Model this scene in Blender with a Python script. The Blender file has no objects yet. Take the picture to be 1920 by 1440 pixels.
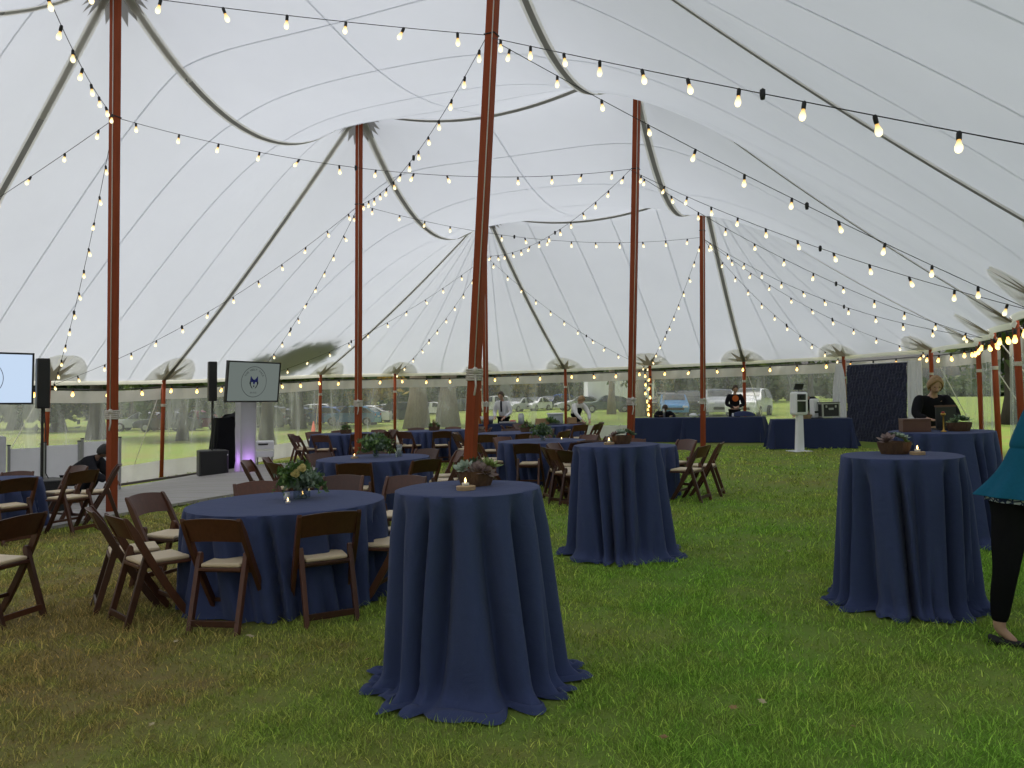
import bpy, bmesh, math, random
import numpy as np
from mathutils import Vector, Matrix, Quaternion, Euler

RND = random.Random(11)
NPR = np.random.default_rng(5)
SC = bpy.context.scene
COL = SC.collection

# ------------------------------------------------------------------ camera
F = 1478.0                      # focal length in photo pixels (1920 wide)
HC = 1.58                       # eye height
PITCH = math.atan(23.0 / F)
cam_d = bpy.data.cameras.new('camera')
cam_d.sensor_width = 36.0
cam_d.lens = F / 1920.0 * 36.0
cam_d.clip_start = 0.05
cam_d.clip_end = 3000.0
cam = bpy.data.objects.new('camera', cam_d)
COL.objects.link(cam)
cam.location = (0, 0, HC)
cam.rotation_euler = (math.pi / 2 + PITCH, 0, 0)
SC.camera = cam

# ------------------------------------------------------------------ light
SUN_EL, SUN_AZ = math.radians(72), math.radians(-75)
w = bpy.data.worlds.new('World')
SC.world = w
w.use_nodes = True
nt = w.node_tree
nt.nodes.clear()
sky = nt.nodes.new('ShaderNodeTexSky')
sky.sky_type = 'NISHITA'
sky.sun_disc = False
sky.sun_elevation = SUN_EL
sky.sun_rotation = SUN_AZ
sky.air_density = 1.0
sky.dust_density = 6.0
sky.ozone_density = 1.0
hs = nt.nodes.new('ShaderNodeHueSaturation')
hs.inputs['Saturation'].default_value = 0.42
bg = nt.nodes.new('ShaderNodeBackground')
bg.inputs['Strength'].default_value = 0.12
out = nt.nodes.new('ShaderNodeOutputWorld')
nt.links.new(sky.outputs['Color'], hs.inputs['Color'])
nt.links.new(hs.outputs['Color'], bg.inputs['Color'])
nt.links.new(bg.outputs['Background'], out.inputs['Surface'])
sun_d = bpy.data.lights.new('sun', 'SUN')
sun_d.energy = 0.7
sun_d.angle = math.radians(25)
sun_d.color = (1.0, 0.96, 0.9)
sun = bpy.data.objects.new('sun', sun_d)
COL.objects.link(sun)
sd = Vector((math.sin(SUN_AZ) * math.cos(SUN_EL), math.cos(SUN_AZ) * math.cos(SUN_EL), math.sin(SUN_EL)))
sun.rotation_euler = sd.to_track_quat('Z', 'Y').to_euler()
sun.location = (0, 0, 60)
SC.view_settings.view_transform = 'Standard'
SC.view_settings.look = 'None'
SC.view_settings.exposure = 0.93
SC.view_settings.gamma = 1.0
SC.render.engine = 'CYCLES'
cy = SC.cycles
cy.use_denoising = True
cy.max_bounces = 8
cy.diffuse_bounces = 4
cy.glossy_bounces = 3
cy.transmission_bounces = 4
cy.transparent_max_bounces = 16
cy.sample_clamp_indirect = 4.0
cy.caustics_reflective = False
cy.caustics_refractive = False

# ------------------------------------------------------------------ ground height and pixel helper
def gnd(x, y):
    a = 60.0 * math.tanh(x / 60.0) * 0.028
    t = max(0.0, min(1.0, (-x - 5.0) / 5.0))
    return a - 0.30 * t * t * (3 - 2 * t)

def ray(px, py):
    dx, dz = (px - 960.0) / F, (720.0 - py) / F
    c, s = math.cos(PITCH), math.sin(PITCH)
    return Vector((dx, c - dz * s, s + dz * c))

def at(px, py, h=0.0):
    """point seen at a photo pixel, lying h metres above the ground"""
    d = ray(px, py)
    Y = 10.0
    for _ in range(40):
        p = d * (Y / d.y)
        g = gnd(p.x, p.y)
        if abs(d.z) < 1e-6: break
        Yn = (g + h - HC) / d.z * d.y
        if Yn <= 0.2: Yn = 200.0
        Y = 0.5 * Y + 0.5 * Yn
    p = d * (Y / d.y)
    return Vector((p.x, p.y, gnd(p.x, p.y)))

def onray(px, Y, h=0.0):
    x = (px - 960.0) / F * Y
    return Vector((x, Y, gnd(x, Y) + h))

# ------------------------------------------------------------------ materials
MATS = {}
def node_mat(name):
    m = bpy.data.materials.new(name)
    m.use_nodes = True
    m.node_tree.nodes.clear()
    MATS[name] = m
    return m, m.node_tree.nodes, m.node_tree.links

def N(nodes, t, **kw):
    n = nodes.new(t)
    for k, v in kw.items():
        if k in n.inputs: n.inputs[k].default_value = v
        else: setattr(n, k, v)
    return n

def pbr(name, col, rough=0.6, var=0.15, scale=20.0, bump=0.0, bscale=None, metal=0.0, sheen=0.0, spec=0.5, stretch=(1, 1, 1), alpha=None, emis=None, estr=0.0, trans=0.0):
    m, n, l = node_mat(name)
    o = N(n, 'ShaderNodeOutputMaterial')
    b = N(n, 'ShaderNodeBsdfPrincipled')
    b.inputs['Roughness'].default_value = rough
    b.inputs['Metallic'].default_value = metal
    b.inputs['Specular IOR Level'].default_value = spec
    if sheen:
        b.inputs['Sheen Weight'].default_value = sheen
        b.inputs['Sheen Roughness'].default_value = 0.5
    tc = N(n, 'ShaderNodeTexCoord')
    mp = N(n, 'ShaderNodeMapping')
    mp.inputs['Scale'].default_value = stretch
    l.new(tc.outputs['Object'], mp.inputs['Vector'])
    no = N(n, 'ShaderNodeTexNoise', Scale=scale, Detail=5.0)
    l.new(mp.outputs['Vector'], no.inputs['Vector'])
    mx = N(n, 'ShaderNodeMix', data_type='RGBA')
    c0 = [max(0.0, c * (1 - var)) for c in col]
    c1 = [min(1.0, c * (1 + var)) for c in col]
    mx.inputs['A'].default_value = (*c0, 1)
    mx.inputs['B'].default_value = (*c1, 1)
    l.new(no.outputs['Fac'], mx.inputs['Factor'])
    l.new(mx.outputs['Result'], b.inputs['Base Color'])
    if bump:
        n2 = N(n, 'ShaderNodeTexNoise', Scale=bscale or scale * 3, Detail=3.0)
        l.new(mp.outputs['Vector'], n2.inputs['Vector'])
        bp = N(n, 'ShaderNodeBump', Strength=bump, Distance=0.01)
        l.new(n2.outputs['Fac'], bp.inputs['Height'])
        l.new(bp.outputs['Normal'], b.inputs['Normal'])
    if name.endswith('navy_cloth'):
        n4 = N(n, 'ShaderNodeTexNoise', Scale=7.0, Detail=4.0, Distortion=1.2)
        l.new(tc.outputs['Object'], n4.inputs['Vector'])
        b4 = N(n, 'ShaderNodeBump', Strength=0.30, Distance=0.03)
        l.new(n4.outputs['Fac'], b4.inputs['Height']); l.new(b4.outputs['Normal'], bp.inputs['Normal'])
    if name == 'fruitwood':
        oi = N(n, 'ShaderNodeObjectInfo')
        mr = N(n, 'ShaderNodeMapRange'); mr.inputs['To Min'].default_value = 0.65; mr.inputs['To Max'].default_value = 1.45
        l.new(oi.outputs['Random'], mr.inputs['Value'])
        m5 = N(n, 'ShaderNodeMix', data_type='RGBA', blend_type='MULTIPLY'); m5.inputs['Factor'].default_value = 1.0
        l.new(mx.outputs['Result'], m5.inputs['A']); l.new(mr.outputs['Result'], m5.inputs['B']); l.new(m5.outputs['Result'], b.inputs['Base Color'])
    if emis:
        b.inputs['Emission Color'].default_value = (*emis, 1)
        b.inputs['Emission Strength'].default_value = estr
    if trans:
        b.inputs['Transmission Weight'].default_value = trans
    l.new(b.outputs['BSDF'], o.inputs['Surface'])
    return m

def cloth_trans(name, col, tcol, fac=0.5, scale=1.5, var=0.05, bump=0.0, specks=False):
    """thin fabric that lets daylight through"""
    m, n, l = node_mat(name)
    o = N(n, 'ShaderNodeOutputMaterial')
    d = N(n, 'ShaderNodeBsdfDiffuse')
    t = N(n, 'ShaderNodeBsdfTranslucent')
    mix = N(n, 'ShaderNodeMixShader', Fac=fac)
    tc = N(n, 'ShaderNodeTexCoord')
    no = N(n, 'ShaderNodeTexNoise', Scale=scale, Detail=6.0, Roughness=0.6)
    l.new(tc.outputs['Object'], no.inputs['Vector'])
    for sh, c in ((d, col), (t, tcol)):
        mx = N(n, 'ShaderNodeMix', data_type='RGBA')
        mx.inputs['A'].default_value = (*[q * (1 - var) for q in c], 1)
        mx.inputs['B'].default_value = (*[min(1, q * (1 + var)) for q in c], 1)
        l.new(no.outputs['Fac'], mx.inputs['Factor'])
        res = mx.outputs['Result']
        if specks:
            # small dirt marks and faint scuffs on the cloth
            n3 = N(n, 'ShaderNodeTexNoise', Scale=9.0, Detail=7.0, Roughness=0.75)
            l.new(tc.outputs['Object'], n3.inputs['Vector'])
            mr = N(n, 'ShaderNodeMapRange')
            mr.inputs['From Min'].default_value = 0.70; mr.inputs['From Max'].default_value = 0.78
            mr.inputs['To Min'].default_value = 1.0; mr.inputs['To Max'].default_value = 0.72
            l.new(n3.outputs['Fac'], mr.inputs['Value'])
            m3 = N(n, 'ShaderNodeMix', data_type='RGBA', blend_type='MULTIPLY')
            m3.inputs['Factor'].default_value = 1.0
            l.new(res, m3.inputs['A']); l.new(mr.outputs['Result'], m3.inputs['B'])
            res = m3.outputs['Result']
        l.new(res, sh.inputs['Color'])
    if bump:
        n2 = N(n, 'ShaderNodeTexNoise', Scale=1.3 if specks else 6.0, Detail=3.0)
        l.new(tc.outputs['Object'], n2.inputs['Vector'])
        bp = N(n, 'ShaderNodeBump', Strength=bump, Distance=0.02)
        l.new(n2.outputs['Fac'], bp.inputs['Height'])
        if specks: bp.inputs['Distance'].default_value = 0.12
        l.new(bp.outputs['Normal'], d.inputs['Normal']); l.new(bp.outputs['Normal'], t.inputs['Normal'])
    l.new(d.outputs['BSDF'], mix.inputs[1])
    l.new(t.outputs['BSDF'], mix.inputs[2])
    l.new(mix.outputs['Shader'], o.inputs['Surface'])
    return m

def leaf_mat(name, c0, c1, c2=None, trans=0.35, scale=0.8):
    m, n, l = node_mat(name)
    o = N(n, 'ShaderNodeOutputMaterial')
    tc = N(n, 'ShaderNodeTexCoord')
    no = N(n, 'ShaderNodeTexNoise', Scale=scale, Detail=4.0)
    l.new(tc.outputs['Object'], no.inputs['Vector'])
    cr = N(n, 'ShaderNodeValToRGB')
    cr.color_ramp.elements[0].position = 0.32
    cr.color_ramp.elements[0].color = (*c0, 1)
    cr.color_ramp.elements[1].position = 0.66
    cr.color_ramp.elements[1].color = (*(c2 or c1), 1)
    if c2:
        e = cr.color_ramp.elements.new(0.5)
        e.color = (*c1, 1)
    l.new(no.outputs['Fac'], cr.inputs['Fac'])
    d = N(n, 'ShaderNodeBsdfPrincipled')
    d.inputs['Roughness'].default_value = 0.6
    t = N(n, 'ShaderNodeBsdfTranslucent')
    l.new(cr.outputs['Color'], d.inputs['Base Color'])
    l.new(cr.outputs['Color'], t.inputs['Color'])
    mix = N(n, 'ShaderNodeMixShader', Fac=trans)
    l.new(d.outputs['BSDF'], mix.inputs[1])
    l.new(t.outputs['BSDF'], mix.inputs[2])
    l.new(mix.outputs['Shader'], o.inputs['Surface'])
    return m

def emit(name, col, strength):
    m, n, l = node_mat(name)
    o = N(n, 'ShaderNodeOutputMaterial')
    e = N(n, 'ShaderNodeEmission', Strength=strength)
    e.inputs['Color'].default_value = (*col, 1)
    l.new(e.outputs['Emission'], o.inputs['Surface'])
    return m

def vinyl_mat(name, base=0.10, streak=0.35, stretch=(1.2, 1.2, 0.25), tint=(0.95, 0.97, 0.97)):
    """clear, slightly cloudy and crinkled plastic film"""
    m, n, l = node_mat(name)
    o = N(n, 'ShaderNodeOutputMaterial')
    tc = N(n, 'ShaderNodeTexCoord')
    mp = N(n, 'ShaderNodeMapping')
    mp.inputs['Scale'].default_value = stretch
    mp.inputs['Rotation'].default_value = (0.2, 0.35, 0.0)
    l.new(tc.outputs['Object'], mp.inputs['Vector'])
    no = N(n, 'ShaderNodeTexNoise', Scale=1.6, Detail=6.0, Roughness=0.62, Distortion=0.8)
    l.new(mp.outputs['Vector'], no.inputs['Vector'])
    cr = N(n, 'ShaderNodeMapRange')
    cr.inputs['From Min'].default_value = 0.45
    cr.inputs['From Max'].default_value = 0.85
    cr.inputs['To Min'].default_value = base
    cr.inputs['To Max'].default_value = base + streak
    l.new(no.outputs['Fac'], cr.inputs['Value'])
    bp = N(n, 'ShaderNodeBump', Strength=0.8, Distance=0.05)
    l.new(no.outputs['Fac'], bp.inputs['Height'])
    tr = N(n, 'ShaderNodeBsdfTransparent')
    tr.inputs['Color'].default_value = (*tint, 1)
    d = N(n, 'ShaderNodeBsdfDiffuse')
    d.inputs['Color'].default_value = (0.62, 0.64, 0.63, 1)
    t = N(n, 'ShaderNodeBsdfTranslucent')
    t.inputs['Color'].default_value = (0.7, 0.72, 0.72, 1)
    dm = N(n, 'ShaderNodeMixShader', Fac=0.65)
    l.new(d.outputs['BSDF'], dm.inputs[1])
    l.new(t.outputs['BSDF'], dm.inputs[2])
    m1 = N(n, 'ShaderNodeMixShader')
    l.new(cr.outputs['Result'], m1.inputs['Fac'])
    l.new(tr.outputs['BSDF'], m1.inputs[1])
    l.new(dm.outputs['Shader'], m1.inputs[2])
    gl = N(n, 'ShaderNodeBsdfGlossy', Roughness=0.12)
    gl.inputs['Color'].default_value = (0.9, 0.9, 0.9, 1)
    l.new(bp.outputs['Normal'], gl.inputs['Normal'])
    m2 = N(n, 'ShaderNodeMixShader', Fac=0.07)
    l.new(m1.outputs['Shader'], m2.inputs[1])
    l.new(gl.outputs['BSDF'], m2.inputs[2])
    l.new(m2.outputs['Shader'], o.inputs['Surface'])
    return m

M = {}
M['canopy'] = cloth_trans('sailcloth', (0.80, 0.80, 0.79), (0.53, 0.565, 0.625), 0.5, 0.9, 0.05, 0.10, True)
M['seam'] = cloth_trans('sailcloth_seam', (0.72, 0.72, 0.72), (0.72, 0.74, 0.77), 0.72)
M['hem'] = cloth_trans('sailcloth_double', (0.78, 0.76, 0.70), (0.86, 0.84, 0.76), 0.72)
M['web'] = cloth_trans('webbing', (0.29, 0.285, 0.27), (0.30, 0.295, 0.28), 0.58)
M['star'] = cloth_trans('star_patch', (0.36, 0.34, 0.31), (0.36, 0.35, 0.33), 0.6)
M['eave_star'] = cloth_trans('eave_star_patch', (0.40, 0.365, 0.30), (0.30, 0.27, 0.22), 0.5)
M['band'] = cloth_trans('sidewall_band', (0.58, 0.57, 0.54), (0.36, 0.36, 0.35), 0.45, 3.0, 0.10, 0.8)
M['skirt'] = cloth_trans('sidewall_skirt', (0.62, 0.62, 0.60), (0.5, 0.5, 0.5), 0.45, 2.0, 0.12, 0.6)
M['vinyl'] = vinyl_mat('clear_vinyl', 0.16, 0.50)
M['vinyl_cloudy'] = vinyl_mat('cloudy_vinyl', 0.26, 0.5, (0.9, 0.9, 0.3))
M['pole'] = pbr('stained_pole_wood', (0.27, 0.058, 0.021), 0.6, 0.28, 4.0, 0.25, 40, stretch=(6, 6, 0.5), spec=0.12)
M['rope'] = pbr('rope', (0.62, 0.58, 0.52), 0.9, 0.2, 60, 0.4)
M['black'] = pbr('black_plastic', (0.012, 0.012, 0.013), 0.45, 0.2, 30)
M['cable'] = pbr('cable_black', (0.012, 0.012, 0.012), 0.6, 0.1, 30)
def bulb_mat(name, neck, body, k):
    """glowing glass: dimmer and more amber at the neck, bright in the belly"""
    m, n, l = node_mat(name)
    o = N(n, 'ShaderNodeOutputMaterial'); e = N(n, 'ShaderNodeEmission', Strength=k)
    tc = N(n, 'ShaderNodeTexCoord'); sp = N(n, 'ShaderNodeSeparateXYZ'); l.new(tc.outputs['Object'], sp.inputs['Vector'])
    mr = N(n, 'ShaderNodeMapRange'); mr.inputs['From Min'].default_value = -.004; mr.inputs['From Max'].default_value = -.06
    l.new(sp.outputs['Z'], mr.inputs['Value'])
    mx = N(n, 'ShaderNodeMix', data_type='RGBA'); mx.inputs['A'].default_value = (*neck, 1); mx.inputs['B'].default_value = (*body, 1)
    l.new(mr.outputs['Result'], mx.inputs['Factor']); l.new(mx.outputs['Result'], e.inputs['Color'])
    l.new(e.outputs['Emission'], o.inputs['Surface'])
    return m
M['bulb'] = bulb_mat('warm_bulb', (0.55, 0.30, 0.08), (1.0, 0.86, 0.48), 1.1)
M['bulb_amber'] = bulb_mat('amber_bulb', (0.6, 0.25, 0.05), (1.0, 0.66, 0.18), 2.6)
for k in ('bulb', 'bulb_amber'):
    try: M[k].cycles.emission_sampling = 'NONE'
    except Exception: pass
M['navy'] = pbr('navy_cloth', (0.052, 0.068, 0.150), 0.9, 0.14, 260, 0.15, 500, sheen=0.08, spec=0.06)
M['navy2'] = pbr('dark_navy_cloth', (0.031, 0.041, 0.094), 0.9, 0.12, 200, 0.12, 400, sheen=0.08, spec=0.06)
M['wood'] = pbr('fruitwood', (0.074, 0.025, 0.012), 0.42, 0.35, 9.0, 0.1, 60, stretch=(5, 5, 1))
M['ivory'] = pbr('ivory_vinyl_pad', (0.66, 0.53, 0.35), 0.5, 0.05, 10, 0.05, 80)
M['tabletop'] = pbr('plywood', (0.35, 0.25, 0.15), 0.6, 0.2, 8)
M['steel'] = pbr('steel', (0.45, 0.45, 0.45), 0.35, 0.1, 20, metal=0.9)
M['white'] = pbr('white_paint', (0.82, 0.82, 0.83), 0.5, 0.05, 6)
M['drape'] = pbr('white_drape', (0.74, 0.74, 0.75), 0.8, 0.06, 12, 0.1, 60)
M['spandex'] = cloth_trans('white_spandex', (0.72, 0.72, 0.74), (0.6, 0.6, 0.62), 0.45, 4, 0.05, 0.3)
M['skin'] = pbr('skin', (0.52, 0.31, 0.22), 0.55, 0.08, 25)
M['skin2'] = pbr('skin_darker', (0.20, 0.11, 0.07), 0.55, 0.08, 25)
M['grey_floor'] = pbr('grey_floor_board', (0.34, 0.32, 0.30), 0.55, 0.22, 5.0, 0.15, 40, stretch=(0.35, 9, 1))
M['trim'] = pbr('floor_trim', (0.10, 0.085, 0.07), 0.6, 0.2, 10)

def fabric(name, col, rough=0.85):
    return pbr(name, col, rough, 0.12, 60, 0.1, 300, spec=0.08)

# ------------------------------------------------------------------ mesh builder
class MB:
    def __init__(s):
        s.v = []; s.f = []
    def add(s, vs, fs):
        b = len(s.v)
        s.v.extend([tuple(q) for q in vs])
        s.f.extend([tuple(i + b for i in q) for q in fs])
        return s
    def box(s, c, d, rot=None):
        c = Vector(c); hx, hy, hz = d[0] / 2, d[1] / 2, d[2] / 2
        vs = []
        for x, y, z in ((-1,-1,-1),(1,-1,-1),(1,1,-1),(-1,1,-1),(-1,-1,1),(1,-1,1),(1,1,1),(-1,1,1)):
            p = Vector((x * hx, y * hy, z * hz))
            if rot is not None: p = rot @ p
            vs.append(c + p)
        return s.add(vs, [(3,2,1,0),(4,5,6,7),(0,1,5,4),(1,2,6,5),(2,3,7,6),(3,0,4,7)])
    def beam(s, a, b, wx, wy, up=(0, 1, 0)):
        """square bar from a to b; wx across, wy along 'up'"""
        a, b = Vector(a), Vector(b)
        t = (b - a).normalized(); u = Vector(up); u = (u - t * u.dot(t))
        if u.length < 1e-5: u = t.orthogonal()
        u.normalize(); x = t.cross(u)
        vs = []
        for p in (a, b):
            for i, j in ((-1,-1),(1,-1),(1,1),(-1,1)):
                vs.append(p + x * (i * wx / 2) + u * (j * wy / 2))
        return s.add(vs, [(3,2,1,0),(4,5,6,7),(0,1,5,4),(1,2,6,5),(2,3,7,6),(3,0,4,7)])
    def tube(s, pts, rad, n=8, cap=True):
        pts = [Vector(p) for p in pts]
        rads = rad if isinstance(rad, (list, tuple)) else [rad] * len(pts)
        base = len(s.v); prev = None
        for i, p in enumerate(pts):
            t = (pts[min(i + 1, len(pts) - 1)] - pts[max(i - 1, 0)]).normalized()
            if prev is None: u = t.orthogonal().normalized()
            else:
                u = prev - t * prev.dot(t)
                u = u.normalized() if u.length > 1e-6 else t.orthogonal().normalized()
            prev = u; x = t.cross(u)
            for k in range(n):
                a = 2 * math.pi * k / n
                s.v.append(tuple(p + (u * math.cos(a) + x * math.sin(a)) * rads[i]))
        for i in range(len(pts) - 1):
            for k in range(n):
                a = base + i * n + k; b = base + i * n + (k + 1) % n
                s.f.append((a, b, b + n, a + n))
        if cap:
            s.f.append(tuple(base + k for k in reversed(range(n))))
            s.f.append(tuple(base + (len(pts) - 1) * n + k for k in range(n)))
        return s
    def lathe(s, prof, n=24, c=(0, 0, 0), fn=None):
        c = Vector(c); base = len(s.v)
        for j, (r, z) in enumerate(prof):
            for k in range(n):
                a = 2 * math.pi * k / n
                rr = r * (fn(a, z) if fn else 1.0)
                s.v.append(tuple(c + Vector((rr * math.cos(a), rr * math.sin(a), z))))
        for j in range(len(prof) - 1):
            for k in range(n):
                a = base + j * n + k; b = base + j * n + (k + 1) % n
                s.f.append((a, b, b + n, a + n))
        if prof[0][0] > 1e-6: s.f.append(tuple(base + k for k in reversed(range(n))))
        if prof[-1][0] > 1e-6: s.f.append(tuple(base + (len(prof) - 1) * n + k for k in range(n)))
        return s
    def prism(s, poly, t, mat=None):
        """poly in local xz, thickness t along y"""
        n = len(poly); mat = mat or Matrix.Identity(4)
        vs = [mat @ Vector((x, -t / 2, z)) for x, z in poly] + [mat @ Vector((x, t / 2, z)) for x, z in poly]
        fs = [tuple(range(n)), tuple(reversed(range(n, 2 * n)))]
        fs += [(i + n, (i + 1) % n + n, (i + 1) % n, i) for i in range(n)]
        return s.add(vs, fs)
    def grid(s, rows, close=False):
        n = len(rows[0]); base = len(s.v)
        for r in rows: s.v.extend([tuple(p) for p in r])
        for i in range(len(rows) - 1):
            for k in range(n if close else n - 1):
                a = base + i * n + k; b = base + i * n + (k + 1) % n
                s.f.append((a, b, b + n, a + n))
        return s
    def sphere(s, c, r, n=10, m=7):
        c = Vector(c); r = Vector(r) if hasattr(r, '__len__') else Vector((r, r, r))
        rows = []
        for j in range(m + 1):
            ph = math.pi * j / m
            rows.append([c + Vector((r.x * math.sin(ph) * math.cos(2 * math.pi * k / n), r.y * math.sin(ph) * math.sin(2 * math.pi * k / n), r.z * math.cos(ph))) for k in range(n)])
        return s.grid(rows, True)
    def mesh(s, name, mat, smooth=False):
        me = bpy.data.meshes.new(name)
        me.from_pydata(s.v, [], s.f)
        if mat is not None: me.materials.append(mat)
        me.update()
        if smooth: me.polygons.foreach_set('use_smooth', [True] * len(me.polygons))
        return me
    def build(s, name, mat, parent=None, smooth=False, loc=None, bevel=0.0):
        o = bpy.data.objects.new(name, s.mesh(name, mat, smooth))
        COL.objects.link(o)
        if parent is not None: o.parent = parent
        if loc is not None: o.location = loc
        if bevel:
            b = o.modifiers.new('bevel', 'BEVEL'); b.width = bevel; b.segments = 2
            b.limit_method = 'ANGLE'
        return o

def autosmooth(o, ang=40):
    me = o.data
    me.polygons.foreach_set('use_smooth', [True] * len(me.polygons))
    try: me.set_sharp_from_angle(angle=math.radians(ang))
    except Exception: pass
    return o

def tag(o, label=None, cat=None, group=None, kind=None):
    if label: o['label'] = label
    if cat: o['category'] = cat
    if group: o['group'] = group
    if kind: o['kind'] = kind
    return o

SLOPE = Quaternion((0, 1, 0), -math.atan(0.028))
def place(o, loc, rz=0.0, tilt=True):
    o.location = loc
    o.rotation_mode = 'QUATERNION'
    q = Quaternion((0, 0, 1), rz)
    o.rotation_quaternion = (SLOPE @ q) if tilt else q

def thing(name, label, cat, loc=(0, 0, 0), rz=0.0, group=None, tilt=True):
    o = bpy.data.objects.new(name, None)
    o.empty_display_size = 0.2
    COL.objects.link(o)
    place(o, loc, rz, tilt)
    return tag(o, label, cat, group)

KIDS = {}
def copy_tree(o, parent=None):
    c = o.copy()
    COL.objects.link(c)
    if parent is not None: c.parent = parent
    for ch in list(o.children): copy_tree(ch, c)
    return c

# ================================================================== SETTING
def axis(lim, n, p=2.6):
    t = np.linspace(-1, 1, n)
    return np.sign(t) * np.abs(t) ** p * lim

def ground():
    xs = axis(500, 121); ys = axis(700, 121)
    ys = ys + 10
    mb = MB()
    rows = [[(x, y, gnd(x, y)) for x in xs] for y in ys]
    mb.grid(rows)
    m, n, l = node_mat('lawn')
    o = N(n, 'ShaderNodeOutputMaterial')
    b = N(n, 'ShaderNodeBsdfPrincipled'); b.inputs['Roughness'].default_value = 0.9
    b.inputs['Specular IOR Level'].default_value = 0.1
    col = lawn_colour(n, l, 2.2)
    l.new(col, b.inputs['Base Color'])
    tc = N(n, 'ShaderNodeTexCoord')
    n2 = N(n, 'ShaderNodeTexNoise', Scale=60.0, Detail=6.0)
    l.new(tc.outputs['Object'], n2.inputs['Vector'])
    bp = N(n, 'ShaderNodeBump', Strength=0.7, Distance=0.02)
    l.new(n2.outputs['Fac'], bp.inputs['Height'])
    l.new(bp.outputs['Normal'], b.inputs['Normal'])
    l.new(b.outputs['BSDF'], o.inputs['Surface'])
    tag(mb.build('ground', m, smooth=True), 'grass lawn running from the tent out to the parking field', None, None, 'structure')

def lawn_colour(n, l, gain=1.0):
    """green to worn olive-brown turf, drier towards the trodden left side"""
    geo = N(n, 'ShaderNodeNewGeometry')
    n1 = N(n, 'ShaderNodeTexNoise', Scale=0.55, Detail=5.0, Roughness=0.6)
    l.new(geo.outputs['Position'], n1.inputs['Vector'])
    n2 = N(n, 'ShaderNodeTexNoise', Scale=7.0, Detail=5.0, Roughness=0.7)
    l.new(geo.outputs['Position'], n2.inputs['Vector'])
    sep = N(n, 'ShaderNodeSeparateXYZ')
    l.new(geo.outputs['Position'], sep.inputs['Vector'])
    mr = N(n, 'ShaderNodeMapRange')
    mr.inputs['From Min'].default_value = -3.2
    mr.inputs['From Max'].default_value = 1.6
    mr.inputs['To Min'].default_value = 0.24
    mr.inputs['To Max'].default_value = -0.14
    l.new(sep.outputs['X'], mr.inputs['Value'])
    my = N(n, 'ShaderNodeMapRange')
    my.inputs['From Min'].default_value = 7.5; my.inputs['From Max'].default_value = 14.0
    my.inputs['To Min'].default_value = 1.0; my.inputs['To Max'].default_value = 0.12
    l.new(sep.outputs['Y'], my.inputs['Value'])
    a = N(n, 'ShaderNodeMath', operation='MULTIPLY_ADD')
    l.new(mr.outputs['Result'], a.inputs[0]); l.new(my.outputs['Result'], a.inputs[1]); l.new(n1.outputs['Fac'], a.inputs[2])
    s = N(n, 'ShaderNodeMath', operation='MULTIPLY_ADD')
    l.new(n2.outputs['Fac'], s.inputs[0]); s.inputs[1].default_value = 0.45; l.new(a.outputs['Value'], s.inputs[2])
    cr = N(n, 'ShaderNodeValToRGB')
    e = cr.color_ramp.elements
    e[0].position = 0.50; e[0].color = (0.070 * gain, 0.120 * gain, 0.020 * gain, 1)
    e[1].position = 1.02; e[1].color = (0.102 * gain, 0.080 * gain, 0.032 * gain, 1)
    q = e.new(0.78); q.color = (0.095 * gain, 0.112 * gain, 0.027 * gain, 1)
    l.new(s.outputs['Value'], cr.inputs['Fac'])
    return cr.outputs['Color']

FLOOR_POLY = []
CLOTHS = []          # where linen lies on the turf: (x, y, radius)
def inpoly(x, y, P):
    c = False; j = len(P) - 1
    for i in range(len(P)):
        if (P[i][1] > y) != (P[j][1] > y) and x < (P[j][0] - P[i][0]) * (y - P[i][1]) / (P[j][1] - P[i][1]) + P[i][0]: c = not c
        j = i
    return c

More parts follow.
